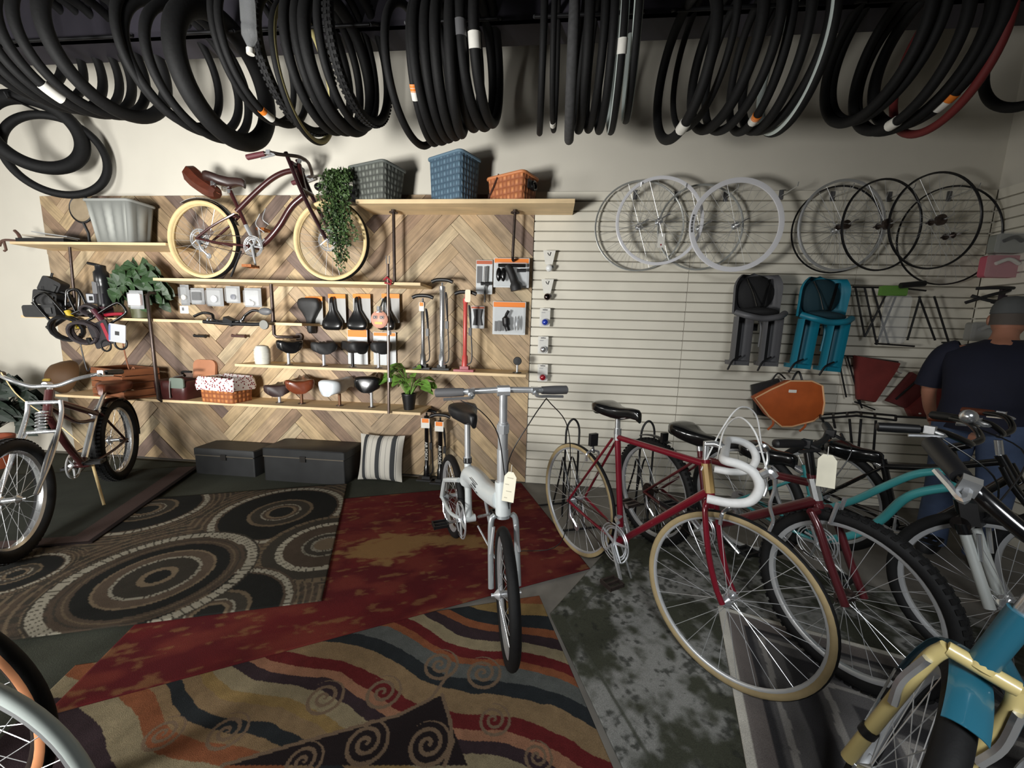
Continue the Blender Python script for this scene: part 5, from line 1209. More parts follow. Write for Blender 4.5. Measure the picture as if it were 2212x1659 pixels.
B0 = at(222, 615, 3.02).z-zLK
MB().lathe([(.001, 0), (.045, 0), (.045, B0-.02), (.042, B0), (.05, B0+.02), (.05, B0+.10), (.035, B0+.12), (.035, B0+.16), (.02, B0+.165), (.001, B0+.165)], (0, 0, 0), 'z', 24).build('body', mat('black_bottle', (30, 30, 32), .3), t); MB().tube([(-.01, 0, B0+.16), (-.09, -.02, B0+.175)], .012, 8).build('spout', BLKP, t); plate(MB(), (-.02, -.047, B0-.03), .045, .10, .002, .004).build('grey_panel', mat('grey_panel', (112, 112, 114), .4), t)
# hanging cords below the heap
for (px0, py0, py1, m_, lab) in ((176, 740, 800, CABLE, 'thin black cord dangling below the lock heap'), (267, 735, 800, mat('rust_cord', (140, 84, 50), .6), 'rust brown cord dangling below the silver lock card')):
    a, b = at(px0, py0, 2.93), at(px0+8, py1, 2.95); t = thing('cord', lab, 'cord', a); MB().tube(smooth_path([V((0, 0, .06)), V((-.01, 0, -.03)), (b-a)+V((.02, .0, .0)), (b-a)+V((.05, .01, .03)), (b-a)+V((.06, .01, -.01))], 5), .005, 6).build('strand', m_, t); MB().ell((0, 0, .06), (.008, .008, .008), 8, 6).build('knot', m_, t)
# ---- pumps
def floor_pump(label, px, ybot, ytop, Y, z, body, handle=BLKP, card=None, writing=None, r=.017, basew=.2, red=False, name='floor_pump'):
    p = at(px, ybot, Y); H = at(px, ytop, Y).z-z
    t = thing(name, label, 'pump', (p.x, Y, z))
    MB().box((0, -.01, .008), (basew, .09, .016)).box((0, 0, .025), (.07, .06, .03)).build('base', REDP if red else MATB, t, 50)
    MB().lathe([(.001, .03), (r+.01, .03), (r+.006, .12), (r, .13), (r, H-.10), (r+.004, H-.095), (r+.004, H-.06), (.008, H-.055), (.007, H-.03), (.001, H-.03)], (0, 0, 0), 'z', 20).build('barrel', body, t)
    MB().tube(smooth_path([(-.085, 0, H-.025), (-.04, 0, H-.01), (.04, 0, H-.01), (.085, 0, H-.025)], 4), .015, 10).build('handle', handle, t)
    MB().tube(smooth_path([(.02, -.01, .05), (.06, -.02, .1), (.05, -.02, H*.5), (.03, -.02, H-.12), (.045, -.02, H-.16), (.05, -.015, H*.45)], 5), .0055, 6).build('hose', BLKP, t)
    MB().box((.045, -.02, H*.5), (.024, .024, .06)).build('valve_head', BLKP, t)
    if card:
        cw, chh, z0_ = card; plate(MB(), (-.002, -r-.012, z0_), cw, chh, .002).build('card', PAPER, t, 0); plate(MB(), (-.002, -r-.0135, z0_+chh*.27), cw*.78, chh*.42, .001).build('card_header', ORANGE, t, 0)
    if writing:
        M = Matrix.Translation((0, -r-.0012, H*.42)) @ rotm(PI/2, PI/2, 0).to_4x4(); text('writing', writing, .034, PAPER, t, M)
    return t
floor_pump('silver and black floor pump nearest the steel post on the pump shelf', 914, 788, 636, 3.06, zPU, mat('pump_silver_black', (150, 150, 150), .25, .8), r=.015, basew=.14, card=(.04, .07, .50))
floor_pump('tall chrome floor pump in the middle of the pump shelf', 955, 790, 602, 3.06, zPU, CHROME, r=.021, basew=.14)
t = floor_pump('red floor pump with a cream tag on the pump shelf', 1004, 794, 628, 3.02, zPU, mat('pump_red', (190, 72, 66), .35), r=.016, basew=.16, red=True)
plate(MB(), (.025, -.035, at(1008, 640, 3.02).z-zPU), .042, .095, .001, .012).build('tag', mat('cream_tag', (236, 222, 196), .7), t, 0)
p = at(1117, 804, 3.04); q = at(1119, 780, 3.04); t = thing('round_mirror', 'small round black mirror on a stem at the bell end of the pump shelf', 'mirror', (p.x, 3.04, zPU)); MB().tube([(0, 0, .005), (0, 0, q.z-zPU-.03)], .008, 8).build('stem', ALU, t); MB().lathe([(.001, -.012), (.03, -.01), (.034, 0), (.03, .01), (.001, .012)], (0, 0, q.z-zPU), 'y', 24).build('head', MATB, t); MB().lathe([(.001, 0), (.035, 0), (.035, .006), (.001, .006)], (0, 0, 0), 'z', 20).build('foot', BLKP, t)
floor_pump('black floor pump with an orange topped tag, nearer the striped pillow', 922, 1037, 884, 3.165, 0, BLKG, r=.018, basew=.16, card=(.075, .085, .52), writing='AIR FORCE')
floor_pump('black floor pump with an orange topped tag, nearer the folding bike', 951, 1043, 894, 3.12, 0, BLKG, r=.02, basew=.16, card=(.075, .085, .51), writing='AIR FORCE')
# ---- packs on the planks
def bigpack(label, box, Y, prod):
    t, w, h = card_pack(label, box, Y, .15, name='hanging_pack'); plate(MB(), (0, -.05, -h*.06), w*.9, h*.78, .048, .015).build('clear_shell', CLEAR, t, 0); prod(t, w, h); return t
def prod_mount(t, w, h):
    MB().tube([(-w*.35, -.045, h*.22), (w*.4, -.045, h*.22)], .014, 10).build('product_bar', BLKG, t); MB().tube(smooth_path([(-.03, -.045, h*.2), (.0, -.05, 0), (.04, -.06, -h*.45), (.05, -.06, -h*.62)], 4), [.03]*8+[.045]*5, 12).build('product_body', MATB, t)
    for x in (-w*.33, -w*.2): MB().ell((x, -.05, -.02), (.022, .02, .055), 12, 8).build('product_arm', BLKG, t)
    MB().tube([(.05, -.05, h*.05), (w*.42, -.05, h*.06)], .013, 8).build('product_grip', BLKP, t)
bigpack('large clear pack with an orange header and black mount on the planks', (1067, 557, 1142, 622), 3.18, prod_mount)
def prod_tool(t, w, h):
    MB().tube(smooth_path([(.0, -.045, h*.22), (-.02, -.05, h*.05), (-.015, -.05, -h*.2), (.0, -.05, -h*.38)], 4), [.012]*5+[.03]*4+[.02]*4, 10).build('product_body', BLKP, t)
    for x in (.06, .08): MB().ell((x, -.045, -h*.15), (.009, .012, .06), 10, 8).build('product_blade', CHROME, t)
    for x in (-.1, -.07): MB().box((x, -.045, -h*.25), (.02, .02, .08)).build('product_clip', GREYP, t)
bigpack('clear pack with an orange header and dark tool hanging below the large clear pack', (1065, 651, 1134, 724), 3.19, prod_tool)
t, w, h = card_pack('narrow clear pack with a mini pump beside the large clear pack', (1029, 562, 1063, 636), 3.19, .1, hm=mat('rust_card', (180, 92, 60), .6)); MB().cyl((.01, -.03, -h*.3), (.015, -.03, h*.3), .013).build('mini_pump', CHROME, t); MB().tube([(-.02, -.035, -h*.2), (.05, -.035, -h*.2)], .014, 8).build('clamp', BLKP, t); MB().tube([(.012, -.03, -h*.3), (.012, -.02, -h*.75)], .007, 6).build('hose', BLKP, t); plate(MB(), (-w*.28, -.002, .02), w*.33, h*.5, .001).build('print_panel', GREYP, t, 0)
t, w, h = card_pack('small pack with a black bone shaped part beside the dark tool pack', (1018, 661, 1046, 710), 3.19, .09, hm=mat('rust_card', (180, 92, 60), .6)); MB().prism([(x*w*.34, z*h*.36) for x, z in ((-1, -1), (1, -1), (.85, -.6), (.7, 0), (.85, .6), (1, 1), (-1, 1), (-.85, .6), (-.7, 0), (-.85, -.6))], lambda a, b, d: V((a, d, b)), -.02, -.002).build('product', BLKP, t)
# ---- bells down the slatwall
def bell(label, px, py, y0, kind, m):
    c, w, h = sizes(px-14, y0, px+14, py+8, 3.19); t = thing('bicycle_bell', label, 'bell', (c.x, 3.19, c.z))
    if kind == 0:
        MB().prism([(-.05, h/2), (.05, h/2), (.028, -h*.18), (-.028, -h*.18)], lambda a, b, d: V((a, d, b)), 0, .002).build('card', PAPER, t, 0); mk = MB(); mk.box((-.008, -.001, h*.33), (.006, .001, .022), rotm(0, -.5, 0)); mk.box((.008, -.001, h*.33), (.007, .001, .03), rotm(0, .3, 0)); mk.build('emblem', BLKP, t, 0); bz = -h*.36
    else:
        plate(MB(), (0, 0, 0), .085, h*.98, .002, .006).build('card', PAPER, t, 0); mk = MB(); mk.box((.0, -.001, h*.40), (.04, .001, .008)); mk.box((-.012, -.001, h*.26), (.03, .001, .004)); mk.build('print', GREYP, t, 0); plate(MB(), (.004, -.03, -.01), .07, h*.8, .028, .012).build('clear_shell', CLEAR, t, 0); bz = -h*.24
    MB().lathe([(.001, -.032), (.014, -.03), (.024, -.022), (.028, -.008), (.028, 0), (.001, 0)], (.004, -.006, bz), 'y', 24).build('dome', m, t); MB().box((.03, -.012, bz+.008), (.014, .02, .02)).build('striker', BLKP, t); MB().tube([(0, 0, h*.45), (0, WALL-3.19, h*.45)], .0025, 5).build('hook', ALU, t)
bell('white faced bell on a flared white card, topmost of the bell column', 1186, 578, 541, 0, WHITE)
bell('dark chrome bell on a flared white card below the white faced bell', 1182, 640, 603, 0, mat('dark_chrome', (96, 84, 84), .12, 1.0))
bell('blue bell on a white card in the bell column', 1177, 699, 665, 1, mat('bell_blue', (38, 62, 170), .25, .2, coat=.5))
bell('silver bell on a white card in the bell column', 1173, 757, 726, 1, CHROME)
bell('red bell on a white card, lowest of the bell column', 1172, 817, 786, 1, mat('bell_red', (150, 24, 36), .25, .2, coat=.5))
# ================================================================== wheels on the slatwall
def wall_wheel(label, px, py, Y, R_, rimm, depth=.016, n=30, tilt=(0, 0), quick=True, cas=0, deco=None, hubm=None, wd_=.009):
    c = at(px, py, Y); t = thing('wheel', label, 'wheel', (c.x, Y, c.z), rot=(tilt[0], 0, tilt[1]))
    rim_mb((0, 0, 0), R_, depth, wd_).build('rim', rimm, t); spokes_mb((0, 0, 0), R_-depth+.004, n, sr=.0010).build('spokes', ALU, t, 0); hub_mb((0, 0, 0), .045, .012, .022).build('hub', hubm or CHROME, t)
    if quick: MB().tube(smooth_path([(0, -.05, 0), (0, -.07, 0), (.03, -.072, .02), (.055, -.066, .03)], 4), .005, 6).build('quick_release', CHROME, t)
    if cas: MB().lathe([(.001, -.05), (cas, -.045), (cas, -.025), (.001, -.02)], (0, 0, 0), 'y', 28).build('cassette', STEELD, t)
    if deco: deco(t)
    return t
def hook_at(px, py, label, m=GREYP):
    p = at(px, py, WALL-.002); t = thing('slatwall_hook', label, 'hook', p); plate(MB(), (0, -.003, 0), .03, .07, .005, .004).build('plate', m, t, 0); MB().tube([(0, 0, -.01), (0, -.20, -.005), (0, -.205, .02)], .0035, 6).build('prong', CHROME, t)
ALG = mat('grey_rim_metal', (178, 180, 176), .4, .5); WRIM = mat('white_rim_paint', (222, 222, 226), .3, .0, coat=.4); DRIM = mat('dark_rim', (40, 40, 42), .35, .4)
wall_wheel('thin grey wheel behind the white wheel at the basket side', 1380, 489, 3.185, .335, ALG, .012, wd_=.007)
wall_wheel('thin grey wheel behind the two white wheels, further from the baskets', 1592, 490, 3.19, .32, ALG, .014, wd_=.007) if False else None
t = wall_wheel('white rimmed wheel with a paper tag on its spokes', 1424, 478, 3.06, .312, WRIM, .022)
plate(MB(), (.02, -.02, -.14), .05, .10, .001, .004).build('paper_tag', PAPER, t, 0); MB().lathe([(.001, -.0008), (.006, -.0008), (.001, 0)], (.02, -.021, -.17), 'y', 10).build('red_dot', REDP, t, 0)
def rim_print(t):
    mm = MB()
    for k, (a, l) in enumerate(((168, .012), (172, .02), (176.5, .018), (180, .012), (184, .02), (188, .016))):
        aa = math.radians(a); mm.box((math.cos(aa)*.306, -.0115, math.sin(aa)*.306), (.010, .002, l), rotm(0, -aa, 0))
    mm.build('rim_print', mat('print_grey', (84, 84, 86), .6), t, 0)
wall_wheel('broad white rimmed wheel with a dark printed mark, apart from the tagged wheel', 1590, 487, 3.0, .318, WRIM, .034, deco=rim_print)
wall_wheel('thin grey wheel half hidden behind the broad white rimmed wheel', 1512, 492, 3.15, .31, ALG, .014, wd_=.007)
wall_wheel('thin dark rimmed wheel lowest at the teal seat end of the dark wheels', 1806, 497, 3.19, .31, DRIM, .010, wd_=.006, quick=False)
wall_wheel('bright silver rimmed wheel leaning among the dark wheels', 1818, 488, 3.08, .312, ALU, .016, tilt=(0, .12), cas=.03, hubm=STEELD)
wall_wheel('dark rimmed wheel in the middle of the dark wheels', 1905, 487, 3.02, .305, DRIM, .012, tilt=(0, .2), cas=.035, hubm=STEELD, wd_=.007)
wall_wheel('dark rimmed wheel highest among the dark wheels', 2020, 478, 3.0, .315, DRIM, .012, tilt=(0, .1), cas=.035, hubm=STEELD, wd_=.007)
wall_wheel('large dark rimmed wheel nearest the room corner', 2050, 510, 3.15, .34, DRIM, .010, hubm=STEELD, wd_=.006)
for k, (px, py, lab) in enumerate(((1372, 421, 'grey slatwall hook nearest the baskets, behind the tagged wheel'), (1461, 424, 'grey slatwall hook behind the upper edge of the tagged wheel'), (1567, 425, 'grey slatwall hook behind the broad white rimmed wheel'), (1687, 421, 'empty grey slatwall hook between the white and the dark wheels'), (1798, 424, 'grey slatwall hook behind the bright silver wheel'), (1921, 425, 'grey slatwall hook behind the middle dark wheel'), (2050, 424, 'grey slatwall hook nearest the room corner'))): hook_at(px, py, lab)
# ================================================================== child seats
def child_seat(label, px0, px1, py0, py1, Y, shell, pad, lean=0.0, strapdx=0):
    c, w, h = sizes(px0, py0, px1, py1, Y); t = thing('child_seat', label, 'child seat', (c.x, Y+.02, c.z), rot=(0, lean, 0)); w = .335; h = .68
    # backrest shell, a scooped bowl
    N = 18; rings = []
    for i in range(13):
        f = i/12; z = h*.5-f*h*.45; hw = w/2*(.30+.70*math.sqrt(max(0, 1-(1-min(1, f/.42))**2)))*(1-.06*f)
        rg = [V((hw*math.sin((k/N*2-1)*PI/2), -.10*abs(math.sin((k/N*2-1)*PI/2))**3+.05, z-.03*(1 if f < .05 else 0)*abs(math.sin((k/N*2-1)*PI/2)))) for k in range(N+1)]
        rings.append(rg+[p+V((p.x*.05, .014, .0)) for p in rg[::-1]])
    MB().loft(rings).build('shell', shell, t, 60)
    MB().ell((0, .015, h*.27), (w*.42, .055, h*.19), 20, 12).build('back_pad', pad, t)
    # seat front lip
    MB().tube(smooth_path([(-w*.5, -.10, h*.06), (-w*.3, -.16, h*.02), (0, -.15, h*.0), (w*.3, -.15, h*.02), (w*.5, -.10, h*.06)], 5), .022, 10).build('seat_lip', shell, t)
    MB().ell((0, -.075, h*.07), (w*.42, .08, .035), 18, 10).build('seat_pad', pad, t)
    for s in (-1, 1):     # leg troughs
        rings = []
        for i in range(9):
            f = i/8; z = h*.02-f*h*.52; cx_ = s*w*.30; hw = w*.175; rg = [V((cx_+hw*math.sin((k/12*2-1)*PI/2*1.25)*.95, -.03-.085*(1-math.cos((k/12*2-1)*PI/2*1.1)), z)) for k in range(13)]
            rings.append(rg+[p+V(((p.x-cx_)*.14, .012, 0)) for p in rg[::-1]])
        lg = MB().loft(rings).build('leg_rest', shell, t, 60)
        MB().loft([[V((s*w*.31-w*.17, -.10, -h*.5)), V((s*w*.31+w*.17, -.10, -h*.5)), V((s*w*.31+w*.17, .0, -h*.5)), V((s*w*.31-w*.17, .0, -h*.5))], [V((s*w*.31-w*.18, -.11, -h*.455)), V((s*w*.31+w*.18, -.11, -h*.455)), V((s*w*.31+w*.18, .0, -h*.455)), V((s*w*.31-w*.18, .0, -h*.455))]]).build('foot_cup', shell, lg)
        MB().loft([[V((s*w*.31-w*.12, -.034, z)), V((s*w*.31+w*.12, -.034, z)), V((s*w*.31+w*.12, -.028, z)), V((s*w*.31-w*.12, -.028, z))] for z in (-.02, -h*.44)]).build('leg_pad', pad, lg)
        MB().tube(smooth_path([(s*w*.31, -.115, -h*.40), (s*w*.31-.06+strapdx, -.13, -h*.45), (s*w*.31-.09+strapdx, -.13, -h*.55)], 4), .007, 6).build('foot_strap', BLKP, lg)
        MB().tube(smooth_path([(s*w*.24, -.02, h*.42), (s*w*.15, -.06, h*.3), (s*.02, -.09, h*.13)], 4), .010, 6, flat=.4).build('harness_strap', BLKG, t)
    MB().tube(smooth_path([(-w*.13, -.05, -h*.30), (-w*.13, -.05, -.06), (0, -.05, .015), (w*.13, -.05, -.06), (w*.13, -.05, -h*.30)], 6), .009, 8).build('fork_edge', shell, t)
    MB().box((.01, .03, -h*.09), (.07, .06, .05)).build('bracket', BLKP, t); MB().tube([(0, .06, h*.3), (0, WALL-Y-.03, h*.3)], .006, 6).build('hook', ALU, t)
    return t
child_seat('charcoal grey child bicycle seat hanging on the slatwall', 1580, 1676, 592, 786, 3.05, mat('grey_seat_shell', (84, 84, 87), .5), mat('black_seat_pad', (20, 20, 22), .8))
child_seat('teal child bicycle seat hanging on the slatwall', 1707, 1824, 597, 797, 3.05, mat('teal_seat_shell', (18, 112, 134), .45), mat('dark_teal_pad', (14, 48, 58), .8), lean=.06)
# ---- bags
def soft_bag(label, pts, Y, d, m, trim=None, name='messenger_bag', cat='bag', lift=0):
    P = [at(x, y, Y) for x, y in pts]; c = sum(P, V())/len(P); t = thing(name, label, cat, c); n = len(P)
    def rg(s, y): return [V(((p.x-c.x)*s, y, (p.z-c.z)*s)) for p in P]
    MB().loft([rg(.9, d*.5), rg(1.0, d*.35), rg(1.02, -d*.1), rg(.98, -d*.42), rg(.8, -d*.5)]).build('body', m, t, 60)
    if trim: MB().tube([p+V((0, -d*.32, 0)) for p in rg(1.01, -d*.1)], .006, 6, closed=True).build('piping', trim, t)
    return t, c
ORB = mat('orange_leather', (176, 84, 34), .55, 0, .12, 12)
t, c = soft_bag('black bag hanging behind the orange messenger bag', [(1624, 832), (1680, 818), (1690, 850), (1660, 900), (1632, 895)], 3.19, .06, MATB); MB().tube(smooth_path([(.0, -.02, .12), (.04, -.03, .2), (.10, -.03, .16)], 4), .006, 6).build('strap', BLKP, t)
t, c = soft_bag('orange leather messenger bag with pale piping on the slatwall', [(1626, 858), (1660, 840), (1700, 822), (1745, 822), (1768, 832), (1772, 868), (1768, 892), (1750, 906), (1704, 918), (1682, 918), (1655, 896), (1640, 876)], 3.09, .10, ORB, mat('pale_piping', (226, 178, 132), .6))
plate(MB(), (-.02, -.052, .10), .055, .022, .003, .003).build('label_patch', PAPER, t, 0)
for dx in (-.13, .10): MB().tube(smooth_path([(dx, -.03, -.10), (dx+.01, -.04, -.16), (dx-.02, -.03, -.21)], 4), .008, 6).build('dangling_strap', ORB, t)
MB().tube(smooth_path([(-.03, -.02, .12), (.0, -.02, .22), (.04, 0, .24), (.07, -.02, .14)], 5), .007, 6).build('carry_handle', BLKP, t); MB().tube([(.02, .0, .235), (.02, WALL-3.09, .235)], .004, 6).build('hook', CHROME, t)
REDB = mat('brick_red_canvas', (112, 40, 36), .75, 0, .12, 14)
t, c = soft_bag('brick red frame bag, topmost of the three red bags', [(1846, 768), (1940, 784), (1932, 800), (1886, 868), (1852, 862)], 3.17, .06, REDB); MB().tube([(.12, -.03, .06), (.15, -.03, .05)], .008, 6).build('buckle', CHROME, t)
t, c = soft_bag('dark red triangular bag between the two other red bags', [(1914, 866), (1968, 804), (1982, 812), (1984, 860), (1960, 884)], 3.17, .05, mat('deep_red_canvas', (88, 28, 28), .75)); MB().tube([(-.10, -.03, -.06), (.03, -.03, .10)], .008, 6).build('strap', BLKP, t)
t, c = soft_bag('brick red triangular bag lowest of the three red bags', [(1958, 884), (2026, 826), (2034, 880), (2030, 900), (1966, 900)], 3.14, .06, REDB); MB().ell((-.07, -.034, -.05), (.01, .006, .006), 8, 6).build('stud', PAPER, t)
# ---- racks
def rack_obj(label, Y, tubes, r=.006, m=BLKP, extra=None, name='luggage_rack'):
    P0_ = at(*tubes[0][0], Y); t = thing(name, label, 'rack', P0_)
    bars = MB()
    for k, ln in enumerate(tubes):
        pts = [at(x, y, Y-(q[0] if q else 0))-P0_ for (x, y, *q) in ln]; MB().tube(pts, r, 8).build('bar', m, t)
    if extra: extra(t, P0_)
    return t
def ex1(t, o):
    p = at(1933, 628, 3.05)-o; plate(MB(), p, .17, .07, .03, .01).build('green_header', mat('green_plastic', (96, 140, 62), .45), t); plate(MB(), at(1935, 690, 3.05)-o, .17, .34, .012, .03).build('clear_wrap', CLEAR, t, 0)
    MB().tube([at(1945, 617, 3.02)-o, at(1998, 612, 3.0)-o], .02, 8).build('black_roll', BLKP, t)
rack_obj('black V strutted bicycle rack with a green topped clear wrap', 3.14, [[(1842, 620), (1945, 622), (2000, 628)], [(1848, 622), (1868, 728)], [(1868, 622), (1893, 740)], [(1885, 622), (1920, 745)], [(1893, 745), (1935, 640)], [(1868, 728), (1912, 640)], [(1960, 735), (1988, 640)], [(1985, 640), (2020, 735)], [(2018, 640), (2050, 742)], [(1890, 742), (1975, 748)], [(2035, 740), (2052, 740)]], .0065, extra=ex1)
rack_obj('black rack frame hanging behind the topmost red bag', 3.19, [[(1808, 768), (1850, 770), (1940, 782)], [(1810, 768), (1828, 858)], [(1830, 770), (1862, 882)], [(1846, 868), (1890, 885)], [(1852, 862), (1862, 880)]], .006)
rack_obj('flat black luggage rack with dangling struts near the tagged bike', 3.06, [[(1772, 896), (1850, 890), (1935, 898)], [(1772, 904, .14), (1850, 898, .14), (1935, 908, .14)], [(1772, 896), (1772, 904, .14)], [(1935, 898), (1935, 908, .14)], [(1800, 893), (1800, 901, .14)], [(1830, 892), (1830, 899, .14)], [(1860, 892), (1860, 900, .14)], [(1890, 894), (1890, 903, .14)], [(1776, 905), (1800, 960)], [(1800, 905), (1804, 925)], [(1835, 905), (1840, 960)], [(1860, 905), (1855, 965)], [(1892, 908), (1885, 1000)], [(1800, 960), (1885, 1000), (1895, 1018)], [(1815, 950), (1870, 975)], [(1935, 900, .07), (1985, 902, .07), (2030, 905, .07)]], .008)
p = at(2132, 640, 3.1); t = thing('bottle_cage', 'black skeletal bottle cage on the slatwall beyond the green topped rack', 'bottle cage', (p.x, 3.08, p.z)); 
for k, pts in enumerate((((-.15, 0, -.05), (-.05, -.05, .0), (.05, -.05, .03), (.15, 0, .06)), ((-.10, 0, .05), (-.02, -.06, .05), (.08, -.06, .05), (.15, 0, .06)), ((-.12, 0, .0), (-.04, -.06, -.04), (.06, -.06, -.04), (.14, 0, -.05)), ((.14, 0, .07), (.14, -.05, .0), (.14, 0, -.06)), ((.02, 0, -.04), (.02, -.05, -.06), (.03, 0, -.1)))): MB().tube(smooth_path(pts, 5), .011, 8).build('cage_arm', MATB, t)
plate(MB(), (.10, -.02, .0), .10, .12, .02, .01).build('back_plate', mat('plum_plastic', (44, 34, 44), .5), t)
def wrap(label, box, Y, m, m2):
    c, w, h = sizes(*box, Y); t = thing('wrapped_pack', label, 'package', c); plate(MB(), (0, -.02, 0), w, h, .05, .02).build('body', m, t); plate(MB(), (0, -.05, 0), w*1.05, h*1.05, .028, .02).build('clear_wrap', CLEAR, t, 0); MB().tube(smooth_path([(-w*.3, -.03, h*.1), (0, -.035, h*.3), (w*.3, -.03, h*.1)], 4), .012, 8).build('strap', m2, t)
wrap('clear wrapped grey straps on the wall near the corner, above the pink pack', (2148, 506, 2205, 548), 3.02, mat('grey_fabric', (140, 142, 134), .7), BLKP)
wrap('pink and white wrapped pack on the wall near the corner', (2128, 552, 2200, 600), 3.04, mat('pink_pack', (196, 96, 112), .6), PAPER)
wrap('clear wrapped silver parts behind the person near the corner', (2096, 696, 2150, 738), 3.08, mat('silver_parts', (160, 160, 156), .4, .4), ALU)
# ================================================================== on the floor by the wall
TRK = mat('trunk_black', (34, 35, 36), .55, 0, .25, 8)
def trunk(label, x0, x1, y0, y1, h, lidh, rz=0, name='storage_trunk'):
    t = thing(name, label, 'trunk', ((x0+x1)/2, (y0+y1)/2, .002), rz); w, d = x1-x0, y1-y0
    MB().loft([[V((a*w, b*d, z)) for a, b in rr_poly(1, 1, .03)] for z in (0, h-lidh-.006)]).build('body', TRK, t); MB().loft([[V((a*w*1.015, b*d*1.03, z)) for a, b in rr_poly(1, 1, .03)] for z in (h-lidh, h-.008)]+[[V((a*w*.99, b*d*.98, h)) for a, b in rr_poly(1, 1, .03)]]).build('lid', TRK, t)
    MB().box((0, -d/2-.004, h-lidh-.002), (w*.99, .006, .008)).build('trim_strip', mat('worn_brass', (120, 112, 100), .4, .6), t, 0); MB().box((0, -d/2-.007, h-lidh-.01), (.05, .012, .05)).build('latch', mat('latch_dark', (60, 58, 56), .4, .6), t, 0); return t
trunk('small black storage trunk on the floor at the cruiser side of the long trunk', -3.06, -2.50, 2.96, 3.19, .235, .06)
trunk('long black storage trunk on the floor beside the striped pillow', -2.38, -1.66, 2.92, 3.2, .29, .07)
# pillow
def pillow_mat():
    m = mat('striped_ticking', (196, 192, 182), .9); nt = m.node_tree; b = nt.nodes['Principled BSDF']; tc = nt.nodes.new('ShaderNodeTexCoord'); sp = nt.nodes.new('ShaderNodeSeparateXYZ'); nt.links.new(tc.outputs['Object'], sp.inputs[0])
    mr = nt.nodes.new('ShaderNodeMapRange'); mr.inputs[1].default_value = -.2; mr.inputs[2].default_value = .2; nt.links.new(sp.outputs[0], mr.inputs[0]); rp_ = nt.nodes.new('ShaderNodeValToRGB'); rp_.color_ramp.interpolation = 'CONSTANT'
    W_, D_, G_ = lin((196, 192, 182)), lin((52, 54, 56)), lin((120, 120, 118)); stops = [(0, W_), (.13, D_), (.21, W_), (.225, G_), (.235, W_), (.33, G_), (.338, W_), (.43, G_), (.44, D_), (.53, W_), (.545, G_), (.555, W_), (.65, G_), (.658, W_), (.75, G_), (.76, D_), (.85, W_), (.87, G_), (.88, W_)]
    e = rp_.color_ramp.elements; e[0].position = 0; e[0].color = (*W_, 1); e[1].position = stops[1][0]; e[1].color = (*stops[1][1], 1)
    for p_, c_ in stops[2:]: q = e.new(p_); q.color = (*c_, 1)
    nt.links.new(mr.outputs[0], rp_.inputs['Fac']); nt.links.new(rp_.outputs['Color'], b.inputs['Base Color']); return m
p = at(818, 1042, 3.03); pl = MB(); n = 16; grid = {}
for sgn in (-1, 1):
    vs = []; fs = []
    for i in range(n+1):
        for j in range(n+1):
            u, v = i/n*2-1, j/n*2-1; e_ = max(0, (1-u*u)*(1-v*v))**.45; px_ = .2*u*(1-.07*(1-v*v)); pz = .2*v*(1-.06*(1-u*u)); vs.append(V((px_, sgn*.075*e_, pz+.205)))
    for i in range(n):
        for j in range(n): a = i*(n+1)+j; f = [a, a+1, a+n+2, a+n+1]; fs.append(f if sgn > 0 else f[::-1])
    pl.add(vs, fs)
o = pl.build('striped_pillow', pillow_mat(), None, 80, loc=(p.x, 3.05, .004)); o.rotation_euler = (-.2, 0, 0); tag(o, 'square black and white striped pillow standing against the planks', 'pillow')
# floor stands
def wheel_stand(label, x, y, rz):
    t = thing('wheel_stand', label, 'bike stand', (x, y, .012), rz)
    for s in (-1, 1): MB().tube(smooth_path([(s*.035, -.19, .0), (s*.04, -.05, .28), (s*.035, .06, .42), (s*.03, .11, .30), (s*.045, .20, .0)], 6), .0065, 8).build('loop', BLKP, t)
    MB().tube(smooth_path([(-.05, 0, 0), (-.05, 0, .5), (-.045, 0, .66), (0, 0, .72), (.045, 0, .66), (.05, 0, .5), (.05, 0, 0)], 5), .0075, 8).build('tall_loop', BLKP, t)
    for yy in (-.19, .20): MB().tube([(-.16, yy, .0), (.16, yy, .0)], .008, 8).build('foot', BLKP, t)
wheel_stand('black wire wheel stand holding the rear wheel of the red road bike', rC.x+.0, rC.y+.30, -.35) if False else None
a = atz(1228, 1120); wheel_stand('black wire wheel stand behind the rear wheel of the red road bike', a.x, a.y+.02, .35)
a = atz(1388, 1128); wheel_stand('black wire wheel stand behind the rear wheel of the dark maroon bike', a.x, a.y+.05, .25)
# ================================================================== person
SKIN = mat('skin', (176, 122, 98), .55, 0, .04, 20); NAVY = mat('navy_shirt', (20, 23, 42), .85, 0, .12, 8); JEAN = mat('jeans_denim', (70, 86, 116), .85, 0, .25, 10); CAPM = mat('cap_grey', (92, 94, 94), .8, 0, .06, 30); HAIRM = mat('hair_grey', (92, 84, 78), .8); SHOE = mat('shoe_dark', (34, 34, 36), .6)
PX, PY = 2.57, 2.50
pr = thing('person', 'person in a navy shirt, jeans and grey cap standing beyond the parked bikes', 'person', (PX, PY, .0), rot=(0, 0, math.radians(128)))
def skin_body(name, pts, edges, m, parent, lv=2):
    me = bpy.data.meshes.new(name); me.from_pydata([p[0] for p in pts], edges, []); o = bpy.data.objects.new(name, me); COL.objects.link(o); o.parent = parent
    me.materials.append(m); sk = o.modifiers.new('s', 'SKIN'); 
    for i, p in enumerate(pts): me.skin_vertices[0].data[i].radius = p[1] if isinstance(p[1], tuple) else (p[1], p[1])
    me.skin_vertices[0].data[0].use_root = True; sk.use_smooth_shade = True
    sb = o.modifiers.new('d', 'SUBSURF'); sb.levels = lv; sb.render_levels = lv
    return o
